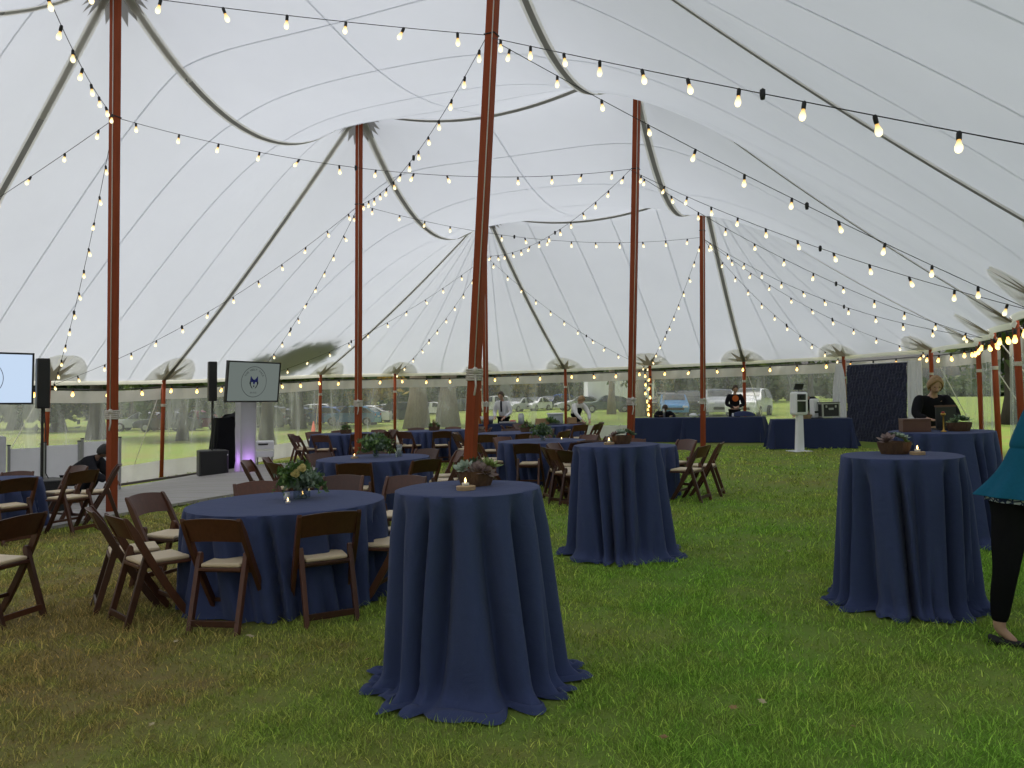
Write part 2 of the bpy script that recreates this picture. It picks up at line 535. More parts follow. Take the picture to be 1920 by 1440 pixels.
def grass():
    bands = [(2.6, 4.6, 8200, 0.036, 0.0052), (4.6, 7.5, 4200, 0.040, 0.0066), (7.5, 12.0, 1400, 0.042, 0.010), (12.0, 22.0, 260, 0.045, 0.02)]
    V = []; T = []
    for y0, y1, den, hgt, wid in bands:
        hw = 0.66
        area = hw * (y1 * y1 - y0 * y0) + 2.4 * (y1 - y0)
        n = int(area * den)
        y = np.sqrt(NPR.uniform(y0 * y0, y1 * y1, n))
        x = NPR.uniform(-1, 1, n) * (hw * y + 1.2)
        # clump the tufts
        cl = np.sin(x * 3.1 + 1.7 * np.sin(y * 2.3)) * np.sin(y * 2.9 + 1.3 * np.sin(x * 1.9)) + 0.8 * np.sin(x * 9.7 + y * 4.1) * np.sin(y * 8.3 - x * 3.3)
        keep = NPR.uniform(-1.6, 1.6, n) < cl + 0.7
        keep &= x < 9.0
        x = x[keep]; y = y[keep]; cl = cl[keep]
        k3 = np.ones(len(x), bool)
        for cx, cyy, cr_ in CLOTHS: k3 &= (x - cx) ** 2 + (y - cyy) ** 2 > cr_ * cr_
        x = x[k3]; y = y[k3]; cl = cl[k3]
        if FLOOR_POLY:
            k2 = np.array([not (xx < -1.5 and inpoly(xx, yy, FLOOR_POLY)) for xx, yy in zip(x, y)])
            x = x[k2]; y = y[k2]; cl = cl[k2]
        n = len(x)
        t = np.clip((-x - 5) / 5, 0, 1)
        z = 60 * np.tanh(x / 60) * 0.028 - 0.30 * t * t * (3 - 2 * t) - 0.004
        ang = NPR.uniform(0, 2 * np.pi, n)
        h = hgt * NPR.lognormal(-0.15, 0.42, n) * (0.8 + 0.22 * np.clip(cl, -1, 1.5)); h = np.minimum(h, 0.10)
        lean = NPR.uniform(0.25, 1.5, n) * h
        ww = wid * NPR.uniform(0.6, 1.3, n)
        la = ang + NPR.normal(0, 0.9, n)
        px, py = -np.sin(ang) * ww / 2, np.cos(ang) * ww / 2
        lx, ly = np.cos(la) * lean, np.sin(la) * lean
        b0 = np.stack([x - px, y - py, z], 1); b1 = np.stack([x + px, y + py, z], 1)
        m0 = np.stack([x - px * .8 + lx * .35, y - py * .8 + ly * .35, z + h * .6], 1)
        m1 = np.stack([x + px * .8 + lx * .35, y + py * .8 + ly * .35, z + h * .6], 1)
        tp = np.stack([x + lx, y + ly, z + h], 1)
        V.append(np.stack([b0, b1, m1, m0, tp], 1).reshape(-1, 3))
        T.append(np.repeat(NPR.uniform(0, 1, n), 5))
    V = np.concatenate(V); T = np.concatenate(T)
    n = len(V) // 5
    base = np.arange(n) * 5
    li = np.stack([base, base + 1, base + 2, base + 3, base + 3, base + 2, base + 4], 1).reshape(-1)
    ls = np.stack([np.arange(n) * 7, np.arange(n) * 7 + 4], 1).reshape(-1)
    lt = np.tile([4, 3], n)
    me = bpy.data.meshes.new('grass')
    me.vertices.add(len(V)); me.vertices.foreach_set('co', V.reshape(-1).astype(np.float32))
    me.loops.add(len(li)); me.loops.foreach_set('vertex_index', li.astype(np.int32))
    me.polygons.add(len(ls)); me.polygons.foreach_set('loop_start', ls.astype(np.int32)); me.polygons.foreach_set('loop_total', lt.astype(np.int32))
    me.update(calc_edges=True)
    at_ = me.attributes.new('tint', 'FLOAT', 'POINT'); at_.data.foreach_set('value', T.astype(np.float32))
    m, nn, l = node_mat('grass_blade')
    o = N(nn, 'ShaderNodeOutputMaterial')
    col = lawn_colour(nn, l, 4.9)
    a = N(nn, 'ShaderNodeAttribute', attribute_name='tint')
    cr = N(nn, 'ShaderNodeValToRGB')
    e = cr.color_ramp.elements
    e[0].position = 0.0; e[0].color = (0.40, 0.45, 0.40, 1)
    e[1].position = 1.0; e[1].color = (2.0, 1.75, 1.6, 1)
    q = e.new(0.86); q.color = (1.1, 1.12, 1.0, 1)
    l.new(a.outputs['Fac'], cr.inputs['Fac'])
    mx = N(nn, 'ShaderNodeMix', data_type='RGBA', blend_type='MULTIPLY')
    mx.inputs['Factor'].default_value = 1.0
    l.new(col, mx.inputs['A']); l.new(cr.outputs['Color'], mx.inputs['B'])
    d = N(nn, 'ShaderNodeBsdfDiffuse'); t = N(nn, 'ShaderNodeBsdfTranslucent')
    l.new(mx.outputs['Result'], d.inputs['Color']); l.new(mx.outputs['Result'], t.inputs['Color'])
    ms = N(nn, 'ShaderNodeMixShader', Fac=0.3)
    l.new(d.outputs['BSDF'], ms.inputs[1]); l.new(t.outputs['BSDF'], ms.inputs[2])
    l.new(ms.outputs['Shader'], o.inputs['Surface'])
    me.materials.append(m)
    ob = bpy.data.objects.new('grass', me); COL.objects.link(ob)
    tag(ob, 'short mown grass blades of the lawn under the tent', 'grass', None, 'stuff')

# ------------------------------------------------------------------ tent frame of reference
TA = math.radians(25.9)
TU = Vector((math.sin(TA), math.cos(TA), 0)); TV = Vector((math.cos(TA), -math.sin(TA), 0))
TO = Vector((-3.242, 10.58, 0))
S = 6.083; HV = 3.124; RR = 6.08
ROWS = [-S, 0.0, S, 2 * S]
PEAK = {(-1, 0): 7.3, (-1, 1): 8.05, (-1, 2): 8.0, (-1, 3): 6.95, (1, 0): 7.4, (1, 1): 8.05, (1, 2): 7.9, (1, 3): 7.0}
def W(u, v):
    return TO + TU * u + TV * v
def eave_z(p): return gnd(p.x, p.y) + 2.5
NG = 24
def lerp(a, b, t): return a + (b - a) * t
def ridge(a, b, sag, n=NG):
    t = np.linspace(0, 1, n + 1)
    return a + (b - a) * t - sag * 4 * t * (1 - t)
def relax(b, t, lft, rgt, it=500):
    """membrane patch: rows j (0..n) from b to t, columns from lft to rgt"""
    n = len(b) - 1
    s = np.linspace(0, 1, n + 1)
    Z = np.zeros((n + 1, n + 1))
    ss, tt = np.meshgrid(s, s)          # ss along columns, tt along rows
    Z = (1 - tt) * b[None, :] + tt * t[None, :] + (1 - ss) * lft[:, None] + ss * rgt[:, None]
    Z -= (1 - ss) * (1 - tt) * b[0] + ss * (1 - tt) * b[-1] + (1 - ss) * tt * t[0] + ss * tt * t[-1]
    Z[0] = b; Z[-1] = t; Z[:, 0] = lft; Z[:, -1] = rgt
    for _ in range(it):
        Z[1:-1, 1:-1] = 0.25 * (Z[:-2, 1:-1] + Z[2:, 1:-1] + Z[1:-1, :-2] + Z[1:-1, 2:])
    return Z
ROW_SAG = [1.4, 1.56, 1.68]
ROWR = {(s, k): ridge(PEAK[s, k], PEAK[s, k + 1], ROW_SAG[k]) for s in (-1, 1) for k in range(3)}
CROSS = {k: ridge(PEAK[-1, k], PEAK[1, k], 0.62 if k < 3 else 0.55) for k in range(4)}
HIP_SAG = 0.20
def hip(top, pe): return ridge(top, eave_z(pe), HIP_SAG)
PATCH = []   # (kind, data)
def bag(Z, d):
    t = np.sin(np.linspace(0, math.pi, NG + 1)); return Z - d * np.outer(t, t)
CELL = {k: bag(relax(ROWR[-1, k], ROWR[1, k], CROSS[k], CROSS[k + 1]), 0.22) for k in range(3)}       # rows: v, cols: u
def eave_line(f): return np.array([eave_z(f(t)) for t in np.linspace(0, 1, NG + 1)])
SIDE = {}
for s in (-1, 1):
    for k in range(3):
        h0 = hip(PEAK[s, k], W(ROWS[k], s * (HV + RR))); h1 = hip(PEAK[s, k + 1], W(ROWS[k + 1], s * (HV + RR)))
        ev = eave_line(lambda t: W(lerp(ROWS[k], ROWS[k + 1], t), s * (HV + RR)))
        SIDE[s, k] = relax(ROWR[s, k], ev, h0, h1)
END = {}
for e, k in ((-1, 0), (1, 3)):
    uo = ROWS[k] + e * RR
    h0 = hip(PEAK[-1, k], W(uo, -HV)); h1 = hip(PEAK[1, k], W(uo, HV))
    ev = eave_line(lambda t: W(uo, lerp(-HV, HV, t)))
    END[e] = relax(CROSS[k], ev, h0, h1)
def bil(Z, a, b):
    """Z[row,col] at row fraction a, col fraction b"""
    a = min(max(a, 0), 1) * NG; b = min(max(b, 0), 1) * NG
    i = min(int(a), NG - 1); j = min(int(b), NG - 1); fa, fb = a - i, b - j
    return Z[i, j] * (1 - fa) * (1 - fb) + Z[i + 1, j] * fa * (1 - fb) + Z[i, j + 1] * (1 - fa) * fb + Z[i + 1, j + 1] * fa * fb
def canopy(u, v):
    s = 1 if v > 0 else -1
    if u < ROWS[0] or u > ROWS[3]:
        e = 1 if u > 0 else -1; k = 3 if e > 0 else 0
        du = abs(u - ROWS[k])
        if abs(v) <= HV: return bil(END[e], du / RR, (v + HV) / (2 * HV))
        dv = abs(v) - HV; r = math.hypot(du, dv); th = math.atan2(du, dv)
        pe = W(ROWS[k] + e * RR * math.sin(th), s * (HV + RR * math.cos(th)))
        t = min(r / RR, 1.0)
        return lerp(PEAK[s, k], eave_z(pe), t) - HIP_SAG * 4 * t * (1 - t)
    k = min(2, max(0, int((u - ROWS[0]) / S)))
    fu = (u - ROWS[k]) / S
    if abs(v) <= HV: return bil(CELL[k], (v + HV) / (2 * HV), fu)
    return bil(SIDE[s, k], (abs(v) - HV) / RR, fu)
def CP(u, v, dz=0.0):
    p = W(u, v); p.z = canopy(u, v) + dz
    return p

# eave post positions, walking round the tent: (u, v)
EAVES = []
HB = S / 2
for i in range(7): EAVES.append((ROWS[0] + i * HB, -(HV + RR)))          # left side 0..6
for d in (30, 60): EAVES.append((ROWS[3] + RR * math.sin(math.radians(d)), -(HV + RR * math.cos(math.radians(d)))))
EAVES += [(ROWS[3] + RR, -HV), (ROWS[3] + RR, 0.0), (ROWS[3] + RR, HV)]
for d in (60, 30): EAVES.append((ROWS[3] + RR * math.sin(math.radians(d)), HV + RR * math.cos(math.radians(d))))
for i in range(7): EAVES.append((ROWS[3] - i * HB, HV + RR))             # right side
for d in (30, 60): EAVES.append((ROWS[0] - RR * math.sin(math.radians(d)), HV + RR * math.cos(math.radians(d))))
EAVES += [(ROWS[0] - RR, HV), (ROWS[0] - RR, 0.0), (ROWS[0] - RR, -HV)]
for d in (60, 30): EAVES.append((ROWS[0] - RR * math.sin(math.radians(d)), -(HV + RR * math.cos(math.radians(d)))))

def ribbon(mb, uvs, wid, dz):
    """flat strip of cloth following the canopy along a uv polyline"""
    L = []; Rr = []
    for i, (u, v) in enumerate(uvs):
        a = Vector(uvs[max(0, i - 1)]); b = Vector(uvs[min(len(uvs) - 1, i + 1)])
        t = (b - a).normalized(); nx, ny = -t.y * wid / 2, t.x * wid / 2
        zc = canopy(u, v)
        l = W(u + nx, v + ny); l.z = min(zc, canopy(u + nx, v + ny)) + dz
        r = W(u - nx, v - ny); r.z = min(zc, canopy(u - nx, v - ny)) + dz
        L.append(l); Rr.append(r)
    mb.grid([L, Rr])

def line(a, b, n=40): return [(lerp(a[0], b[0], i / n), lerp(a[1], b[1], i / n)) for i in range(n + 1)]

def build_tent():
    tent = thing('sailcloth_tent', 'large white sailcloth pole tent with reddish wooden poles and clear side walls', 'tent', (0, 0, 0), 0, None, False)
    mb = MB()
    t = np.linspace(0, 1, NG + 1)
    def bay_in(f):           # scalloped edge between posts
        q = (f * 2) % 1.0 if f < 1 else 0.0
        return 0.22 * 4 * q * (1 - q)
    for k in range(3):
        mb.grid([[Vector((*W(lerp(ROWS[k], ROWS[k + 1], b), lerp(-HV, HV, a)).xy, CELL[k][i, j])) for j, b in enumerate(t)] for i, a in enumerate(t)])
        for s in (-1, 1):
            rows = []
            for i, a in enumerate(t):
                rows.append([Vector((*W(lerp(ROWS[k], ROWS[k + 1], b), s * (HV + RR * a - bay_in(b) * a ** 8)).xy, SIDE[s, k][i, j])) for j, b in enumerate(t)])
            mb.grid(rows if s > 0 else rows[::-1])
    for e, k in ((-1, 0), (1, 3)):
        rows = [[Vector((*W(ROWS[k] + e * (RR * a - bay_in(b) * a ** 8), lerp(-HV, HV, b)).xy, END[e][i, j])) for j, b in enumerate(t)] for i, a in enumerate(t)]
        mb.grid(rows)
        for s in (-1, 1):
            rows = []
            for i, a in enumerate(t):
                row = []
                for j, b in enumerate(t):
                    th = b * math.pi / 2; q = (b * 3) % 1.0 if b < 1 else 0.0
                    r = RR * a - 0.42 * 4 * q * (1 - q) * a ** 8
                    r = max(r, 0.002)
                    p = W(ROWS[k] + e * r * math.sin(th), s * (HV + r * math.cos(th)))
                    p.z = canopy(ROWS[k] + e * RR * a * math.sin(th), s * (HV + max(RR * a, .002) * math.cos(th)))
                    row.append(p)
                rows.append(row)
            mb.grid(rows)
    can = mb.build('canopy', M['canopy'], tent, True)
    bm = bmesh.new(); bm.from_mesh(can.data); bmesh.ops.remove_doubles(bm, verts=bm.verts, dist=0.004); bmesh.ops.recalc_face_normals(bm, faces=bm.faces); bm.to_mesh(can.data); bm.free()
    tag(can, 'white sailcloth roof rising to tall peaks at the poles')
    can.data.polygons.foreach_set('use_smooth', [True] * len(can.data.polygons))
    # thin panel seams
    ends = HV + RR - 0.05
    def seam(a, b, wid=0.03, n=48):
        m = MB(); ribbon(m, line(a, b, n), wid, -0.012); m.build('seam', M['seam'], can, True)
    for k in range(3):
        for j in range(1, 5):
            u = ROWS[k] + S * j / 5
            seam((u, -ends), (u, -HV)); seam((u, -HV), (u, HV)); seam((u, HV), (u, ends))
        seam((ROWS[k] + .02, 0), (ROWS[k + 1] - .02, 0))
    for e, k in ((-1, 0), (1, 3)):
        for j in range(1, 5):
            v = lerp(-HV, HV, j / 5)
            seam((ROWS[k] + e * 0.02, v), (ROWS[k] + e * (RR - .05), v))
        for s in (-1, 1):
            for j in range(1, 8):
                th = j / 8 * math.pi / 2
                seam((ROWS[k] + e * .15 * math.sin(th), s * (HV + .15 * math.cos(th))), (ROWS[k] + e * (RR - .3) * math.sin(th), s * (HV + (RR - .3) * math.cos(th))), 0.026)
    # heavy webbing along ridges and hips
    def web(a, b, pale=0.19, dark=0.095):
        m = MB(); ribbon(m, line(a, b, 40), pale, -0.02); o = m.build('ridge_band', M['hem'], can, True)
        m = MB(); ribbon(m, line(a, b, 40), dark, -0.032); m.build('webbing_strap', M['web'], can, True)
    for k in range(3):
        for s in (-1, 1): web((ROWS[k] + .1, s * HV), (ROWS[k + 1] - .1, s * HV))
    for k in range(4):
        for s in (-1, 1): web((ROWS[k], s * (HV + .1)), (ROWS[k], s * (HV + RR - .02)), 0.17, 0.09)
        web((ROWS[k], -HV + .15), (ROWS[k], HV - .15), 0.13, 0.11)
    for e, k in ((-1, 0), (1, 3)):
        for s in (-1, 1): web((ROWS[k] + e * .1, s * HV), (ROWS[k] + e * (RR - .02), s * HV), 0.17, 0.09)
    # jagged patches round the pole tops
    for (s, k), H in PEAK.items():
        m = MB(); n = 18; inner = []; outer = []
        for i in range(2 * n):
            a = math.pi * i / n; r = 0.46 if i % 2 == 0 else 0.33
            for arr, q in ((inner, 0.03), (outer, r)):
                u, v = ROWS[k] + q * math.sin(a), s * HV + q * math.cos(a)
                arr.append(CP(u, v, -0.04))
        m.grid([inner, outer], True)
        m.build('peak_patch', M['star'], can)
    # eave patches: pale lobed patch with a pointed star
    for (u, v) in EAVES:
        # outward direction
        if abs(v) > HV and ROWS[0] - .01 <= u <= ROWS[3] + .01: d = Vector((0, 1 if v > 0 else -1))
        elif abs(v) <= HV + .01: d = Vector((1 if u > 0 else -1, 0))
        else:
            k = 3 if u > 0 else 0
            d = Vector((u - ROWS[k], v - (HV if v > 0 else -HV))).normalized()
        tn = Vector((-d.y, d.x))
        def pt(r, a, dz):
            q = Vector((u, v)) - d * 0.03 - d * (r * math.sin(a)) + tn * (r * math.cos(a))
            return CP(q.x, q.y, dz)
        m = MB(); rows = []
        for j in range(4):
            rows.append([pt((0.02 + 0.72 * j / 3) * (0.80 + 0.2 * abs(math.cos(a))), a, -0.016) for a in np.linspace(0.08, math.pi - .08, 17)])
        m.grid(rows); m.build('eave_patch', M['hem'], can, True)
        m = MB(); rows = [[], []]
        for i in range(11):
            a = 0.12 + (math.pi - .24) * i / 10; r = 0.60 if i % 2 == 1 else 0.25
            rows[0].append(pt(0.02, a, -0.03)); rows[1].append(pt(r, a, -0.03))
        m.grid(rows); m.build('eave_star', M['eave_star'], can)
    # rolled edge, side posts, walls
    ne = len(EAVES)
    for i in range(ne):
        (u0, v0), (u1, v1) = EAVES[i], EAVES[(i + 1) % ne]
        p0, p1 = W(u0, v0), W(u1, v1)
        p0.z, p1.z = eave_z(p0), eave_z(p1)
        ctr = (W(0.5 * (ROWS[0] + ROWS[3]), 0)); ctr.z = 0
        mid = (p0 + p1) / 2
        inw = ((ctr - mid) * Vector((1, 1, 0))).normalized()
        # use the local inward normal
        tt = (p1 - p0).normalized(); nn = Vector((-tt.y, tt.x, 0)); nn = nn if nn.dot(inw) > 0 else -nn
        m = MB(); pts = []
        for j in range(13):
            f = j / 12
            q = p0.lerp(p1, f) + nn * (0.20 * 4 * f * (1 - f)); pts.append(q)
        rows = [[q + Vector((0, 0, 0.03)) for q in pts], [q - nn * .03 - Vector((0, 0, 0.02)) for q in pts], [q - Vector((0, 0, 0.10)) for q in pts]]
        m.grid(rows); m.build('eave_hem', M['hem'], can, True)
    centre = W(0.5 * (ROWS[0] + ROWS[3]), 0)
    for i, (u, v) in enumerate(EAVES):
        p = W(u, v)
        o = (p - centre); o.z = 0; o.normalize()
        base = p + o * 0.12; base.z = gnd(base.x, base.y) - 0.02
        top = p.copy(); top.z = eave_z(p) + 0.02
        m = MB(); m.tube([base, base.lerp(top, .5), top], 0.05, 10)
        so = m.build('side_pole', M['pole'], tent, True)
        q = base.lerp(top, 0.74)
        m = MB()
        for dz in (-.022, 0.0, .022):
            m.lathe([(0.050, dz - .012), (0.062, dz), (0.050, dz + .012)], 12, q)
        m.build('rope_wrap', M['rope'], so, True)
    # walls: bays from the left round to the right
    def wall(i, cloudy=False, gap=0.0, sag=0.0):
        (u0, v0), (u1, v1) = EAVES[i], EAVES[(i + 1) % ne]
        p0, p1 = W(u0, v0), W(u1, v1)
        off = ((p0 + p1) / 2 - centre); off.z = 0; off.normalize()
        p0 = p0 + off * .13; p1 = p1 + off * .13
        n = 36
        seed = RND.uniform(0, 50)
        def row(h, amp, dz=0.0, fl=0.0):
            r = []
            for j in range(n + 1):
                f = gap + (1 - gap) * j / n
                q = p0.lerp(p1, f)
                wob = amp * (math.sin(f * 23 + seed) + .6 * math.sin(f * 51 + 2 * seed) + .8 * math.sin(f * 9 + seed * 3))
                q = q + off * (wob + fl)
                q.z = gnd(q.x, q.y) + h + dz - sag * 4 * f * (1 - f)
                r.append(q)
            return r
        sw = bpy.data.objects.new('side_wall', None); COL.objects.link(sw); sw.parent = tent
        m = MB(); m.grid([row(2.30, .012), row(2.16, .03), row(2.02, .03)]); m.build('top_band', M['band'], sw, True)
        m = MB(); m.grid([row(2.022, .028), row(1.7, .022), row(1.2, .02), row(.8, .02), row(.46, .02)])
        m.build('clear_panel', M['vinyl_cloudy'] if cloudy else M['vinyl'], sw, True)
        m = MB(); m.grid([row(.462, .02), row(.25, .03, 0, .02), row(.0, .04, 0.01, .07)]); m.build('skirt', M['skirt'], sw, True)
        # tie loops of the top rail
        m = MB(); m.tube(row(2.33, 0.0)[::4], 0.012, 6); m.build('wall_cable', M['cable'], sw, True)
    for i in range(0, 16):
        if i == 14: wall(i, True)
        elif i == 15: wall(i, True, 0.45)
        else: wall(i, i in (2,), 0.0, 0.03 if i < 8 else 0)
    for i in (16, 17, 18): wall(i, True)
    # centre poles
    tops = {(1, 1): 0.30, (1, 2): 0.13, (-1, 3): -0.08}
    bases = {(1, 1): -0.10, (1, 2): -0.03}
    wraps = {(-1, 1): 1.30, (-1, 2): 1.42, (1, 1): 1.83, (1, 2): 1.48, (1, 3): 1.45, (-1, 3): 1.35}
    rot = Matrix.Rotation(-TA, 3, 'Z')
    for (s, k), H in PEAK.items():
        p = W(ROWS[k], s * HV)
        b = Vector((p.x + bases.get((s, k), 0), p.y, gnd(p.x, p.y) - .02)); tp = Vector((p.x + tops.get((s, k), 0), p.y, H - 0.03))
        m = MB(); m.beam(b, tp, 0.118, 0.118, TU)
        po = m.build('center_pole', M['pole'], tent, bevel=0.006)
        ax = (tp - b)
        def al(z): return b + ax * ((z - b.z) / ax.z)
        if (s, k) in wraps:
            z = wraps[s, k]
            m = MB()
            for q in range(5):
                zz = z + (q - 2) * .028; c = al(zz); h = .067
                m.tube([c + TU * h + TV * h, c + TU * h - TV * h, c - TU * h - TV * h, c - TU * h + TV * h, c + TU * h + TV * h], 0.013, 6)
            c = al(z) - TU * .075 + TV * .05
            m.sphere(c + Vector((0, 0, .05)), (.035, .035, .04))
            m.tube([c, c + Vector((.01, -.01, -.12)), c + Vector((-.01, -.01, -.24))], 0.012, 6)
            m.build('rope_wrap', M['rope'], po, True)
        m = MB(); c0 = al(wraps.get((s, k), 1.4)) - TU * .068 + TV * .035; c1 = tp - TU * .068 + TV * .035 - Vector((0, 0, .1))
        m.tube([c0, c0.lerp(c1, .5) + TV * .008, c1], 0.007, 6); m.build('halyard_rope', M['rope'], po, True)
        m = MB(); c = al(5.83); h = .064
        m.tube([c + TU * h + TV * h, c + TU * h - TV * h, c - TU * h - TV * h, c - TU * h + TV * h, c + TU * h + TV * h], 0.009, 6)
        m.build('tie_band', M['cable'], po, True)
    return tent

# ------------------------------------------------------------------ string lights
def bulb_mesh():
    m = MB(); m.lathe([(0.0001, -.088), (.010, -.086), (.019, -.078), (.0245, -.062), (.024, -.046), (.017, -.026), (.0125, -.010), (.0125, 0)], 12)
    return m.mesh('bulb', M['bulb'], True)
def socket_mesh():
    m = MB(); m.lathe([(0.006, .018), (.013, .012), (.0165, 0.0), (.0165, -.035), (.0145, -.044), (0.0001, -.044)][::-1], 10)
    return m.mesh('socket', M['cable'], True)
BULB = SOCK = BULB2 = None
def string(label, pts, spacing, group, amber=False, first=0.3, connectors=()):
    """cable through the polyline pts with hanging bulbs"""
    global BULB, SOCK, BULB2
    if BULB is None:
        BULB, SOCK = bulb_mesh(), socket_mesh()
        BULB2 = BULB.copy(); BULB2.materials.clear(); BULB2.materials.append(M['bulb_amber'])
    o = thing('string_light', label, 'string lights', pts[0], 0, group, False)
    org = Vector(pts[0])
    P = [Vector(p) - org for p in pts]
    m = MB(); m.tube(P, 0.0045, 5); m.build('cable', M['cable'], o, True)
    d = 0.0; nxt = first
    for a, b in zip(P[:-1], P[1:]):
        L = (b - a).length
        while nxt <= d + L:
            q = a.lerp(b, (nxt - d) / L)
            so = bpy.data.objects.new('socket', SOCK); COL.objects.link(so); so.parent = o
            so.location = q - Vector((0, 0, .012)); so.scale = (1.35,) * 3 if amber else (1.05,) * 3
            so.rotation_euler = (RND.gauss(0, .2), RND.gauss(0, .2), RND.uniform(0, 6))
            bo = bpy.data.objects.new('bulb', BULB2 if amber else BULB); COL.objects.link(bo); bo.parent = so
            bo.location = (0, 0, -.043)
            nxt += spacing * RND.uniform(.94, 1.06)
        d += L
    for f in connectors:
        q = P[int(f * (len(P) - 1))]
        m = MB(); m.lathe([(0.0001, -.05), (.018, -.045), (.024, -.01), (.022, .03), (.0001, .045)], 10, q); m.build('plug', M['cable'], o, True)
    return o
def span(a, b, sag, n=24):
    a, b = Vector(a), Vector(b)
    return [a.lerp(b, i / n) - Vector((0, 0, sag * 4 * (i / n) * (1 - i / n))) for i in range(n + 1)]
def tie(s, k, dz=0.0):
    p = W(ROWS[k], s * HV); z = 5.83 if k < 3 else 5.66
    if (s, k) == (1, 1): p.x += .14
    return Vector((p.x, p.y, z + dz))
def eav(i):
    p = W(*EAVES[i]); c = W(0.5 * (ROWS[0] + ROWS[3]), 0)
    q = p.lerp(Vector((c.x, c.y, 0)), 0.02); q.z = eave_z(p) - .08 + (.16 if i == 19 else 0)
    return q
def build_strings():
    pole = {(-1, 1): 'pole beside the dance floor', (-1, 2): 'pole behind the candle jar', (-1, 3): 'far pole before the buffet',
            (1, 1): 'rope-knotted near pole', (1, 2): 'pole behind the flared table', (1, 3): 'pole before the long tables', (-1, 0): 'entrance pole', (1, 0): 'second entrance pole'}
    g = 'bulb strings slung between tent poles'
    for a, b, sag in (((-1, 1), (1, 2), .45), ((1, 1), (-1, 2), .42), ((-1, 2), (1, 3), .42), ((1, 2), (-1, 3), .42), ((-1, 0), (1, 1), .14), ((1, 0), (-1, 1), .42)):
        string('bulb string from the %s to the %s' % (pole[a], pole[b]), span(tie(*a), tie(*b), sag), 0.62, g, connectors=(0.45,))
    # to the eaves
    g = 'bulb strings from tent poles down to the eaves'
    def drop(s, k, i, sag, lab, sp=.62, dz=-0.02, con=(.6,)):
        string('bulbs from the %s to %s' % (pole[s, k], lab), span(tie(s, k, dz), eav(i), sag), sp, g, connectors=con)
    drop(-1, 1, 1, .18, 'the left wall outside the frame edge')
    drop(-1, 1, 3, .32, 'the side wall by the loudspeaker')
    drop(-1, 2, 3, .40, 'the side wall by the loudspeaker')
    drop(-1, 2, 5, .30, 'the side wall by the emblem screen')
    drop(-1, 3, 5, .40, 'the side wall by the emblem screen')
    drop(-1, 3, 7, .30, 'the wall by the thick trunks')
    drop(-1, 3, 10, .34, 'the bulb-wound middle post')
    drop(1, 3, 10, .32, 'the bulb-wound middle post')
    drop(1, 3, 12, .36, 'the post beside the photo backdrop')
    drop(1, 3, 13, .38, 'the post beyond the photo backdrop')
    drop(1, 3, 15, .40, 'the right wall opening')
    drop(1, 2, 15, .30, 'the right wall opening')
    drop(1, 2, 17, .18, 'the right wall past the opening')
    drop(1, 1, 17, .10, 'the right wall past the opening')
    drop(1, 1, 19, .02, 'the right wall near the entrance')
    # along the eaves
    def eline(i0, i1, lab):
        pts = []
        for i in range(i0, i1):
            a, b = eav(i), eav(i + 1)
            a.z -= .06; b.z -= .06
            pts += span(a, b, .07, 8)[:-1]
        pts.append(b)
        string(lab, pts, 0.86, 'bulb strings along the eaves', True)
    eline(1, 5, 'amber bulbs strung along the eave behind the screens')
    eline(5, 9, 'amber bulbs strung along the eave before the thick tree trunks')
    eline(9, 13, 'amber bulbs strung along the eave over the long linen tables')
    eline(13, 18, 'amber bulbs strung along the right eave past the backdrop')
    # bulbs bundled round the middle post of the end wall
    q = eav(10); pts = []
    for i in range(60):
        a = i * .55; z = q.z - .05 - i * .026
        pts.append(Vector((q.x + .13 * math.cos(a), q.y - .05 + .13 * math.sin(a), z)))
    string('amber bulbs wound down the middle post of the end wall', pts, 0.42, 'bulb strings along the eaves', True)

# ------------------------------------------------------------------ dance floor
def dance_floor():
    o = Vector(at(196, 973)); o.z = 0
    u = TU * 1.0; v = TV * 1.0
    # near edge runs along u from the corner; floor extends to the left wall side
    a0, a1 = -4.2, 8.1; b0, b1 = -5.2, 0.12
    P = [o + u * a + v * b for a, b in ((a0, b0), (a1, b0), (a1, b1), (a0, b1))]
    FLOOR_POLY.extend([(p.x, p.y) for p in P])
    fl = thing('dance_floor', 'pale grey plank dance floor laid on the grass before the screens', 'dance floor', (0, 0, 0), 0, None, False)
    def gp(a, b, h):
        p = o + u * a + v * b; p.z = gnd(p.x, p.y) + h; return p
    # boards run along v, each its own piece
    n = int((a1 - a0) / 0.30)
    for i in range(n):
        x0 = a0 + i * (a1 - a0) / n + .004; x1 = a0 + (i + 1) * (a1 - a0) / n - .004
        m = MB(); m.grid([[gp(x0, lerp(b0, b1, j / 6), .052 + .001 * (i % 3)) for j in range(7)], [gp(x1, lerp(b0, b1, j / 6), .052 + .001 * (i % 3)) for j in range(7)]])
        m.grid([[gp(x0, b1, .052), gp(x1, b1, .052)], [gp(x0, b1, .01), gp(x1, b1, .01)]])
        m.build('floor_plank', M['grey_floor'], fl)
    m = MB()
    e = .05
    for A, B in (((a0 - e, b1 + e), (a1 + e, b1 + e)), ((a0 - e, b0 - e), (a1 + e, b0 - e)), ((a0 - e, b0 - e), (a0 - e, b1 + e)), ((a1 + e, b0 - e), (a1 + e, b1 + e))):
        m.beam(gp(*A, .025), gp(*B, .025), .07, .05, (0, 0, 1))
    m.build('edge_trim', M['trim'], fl)

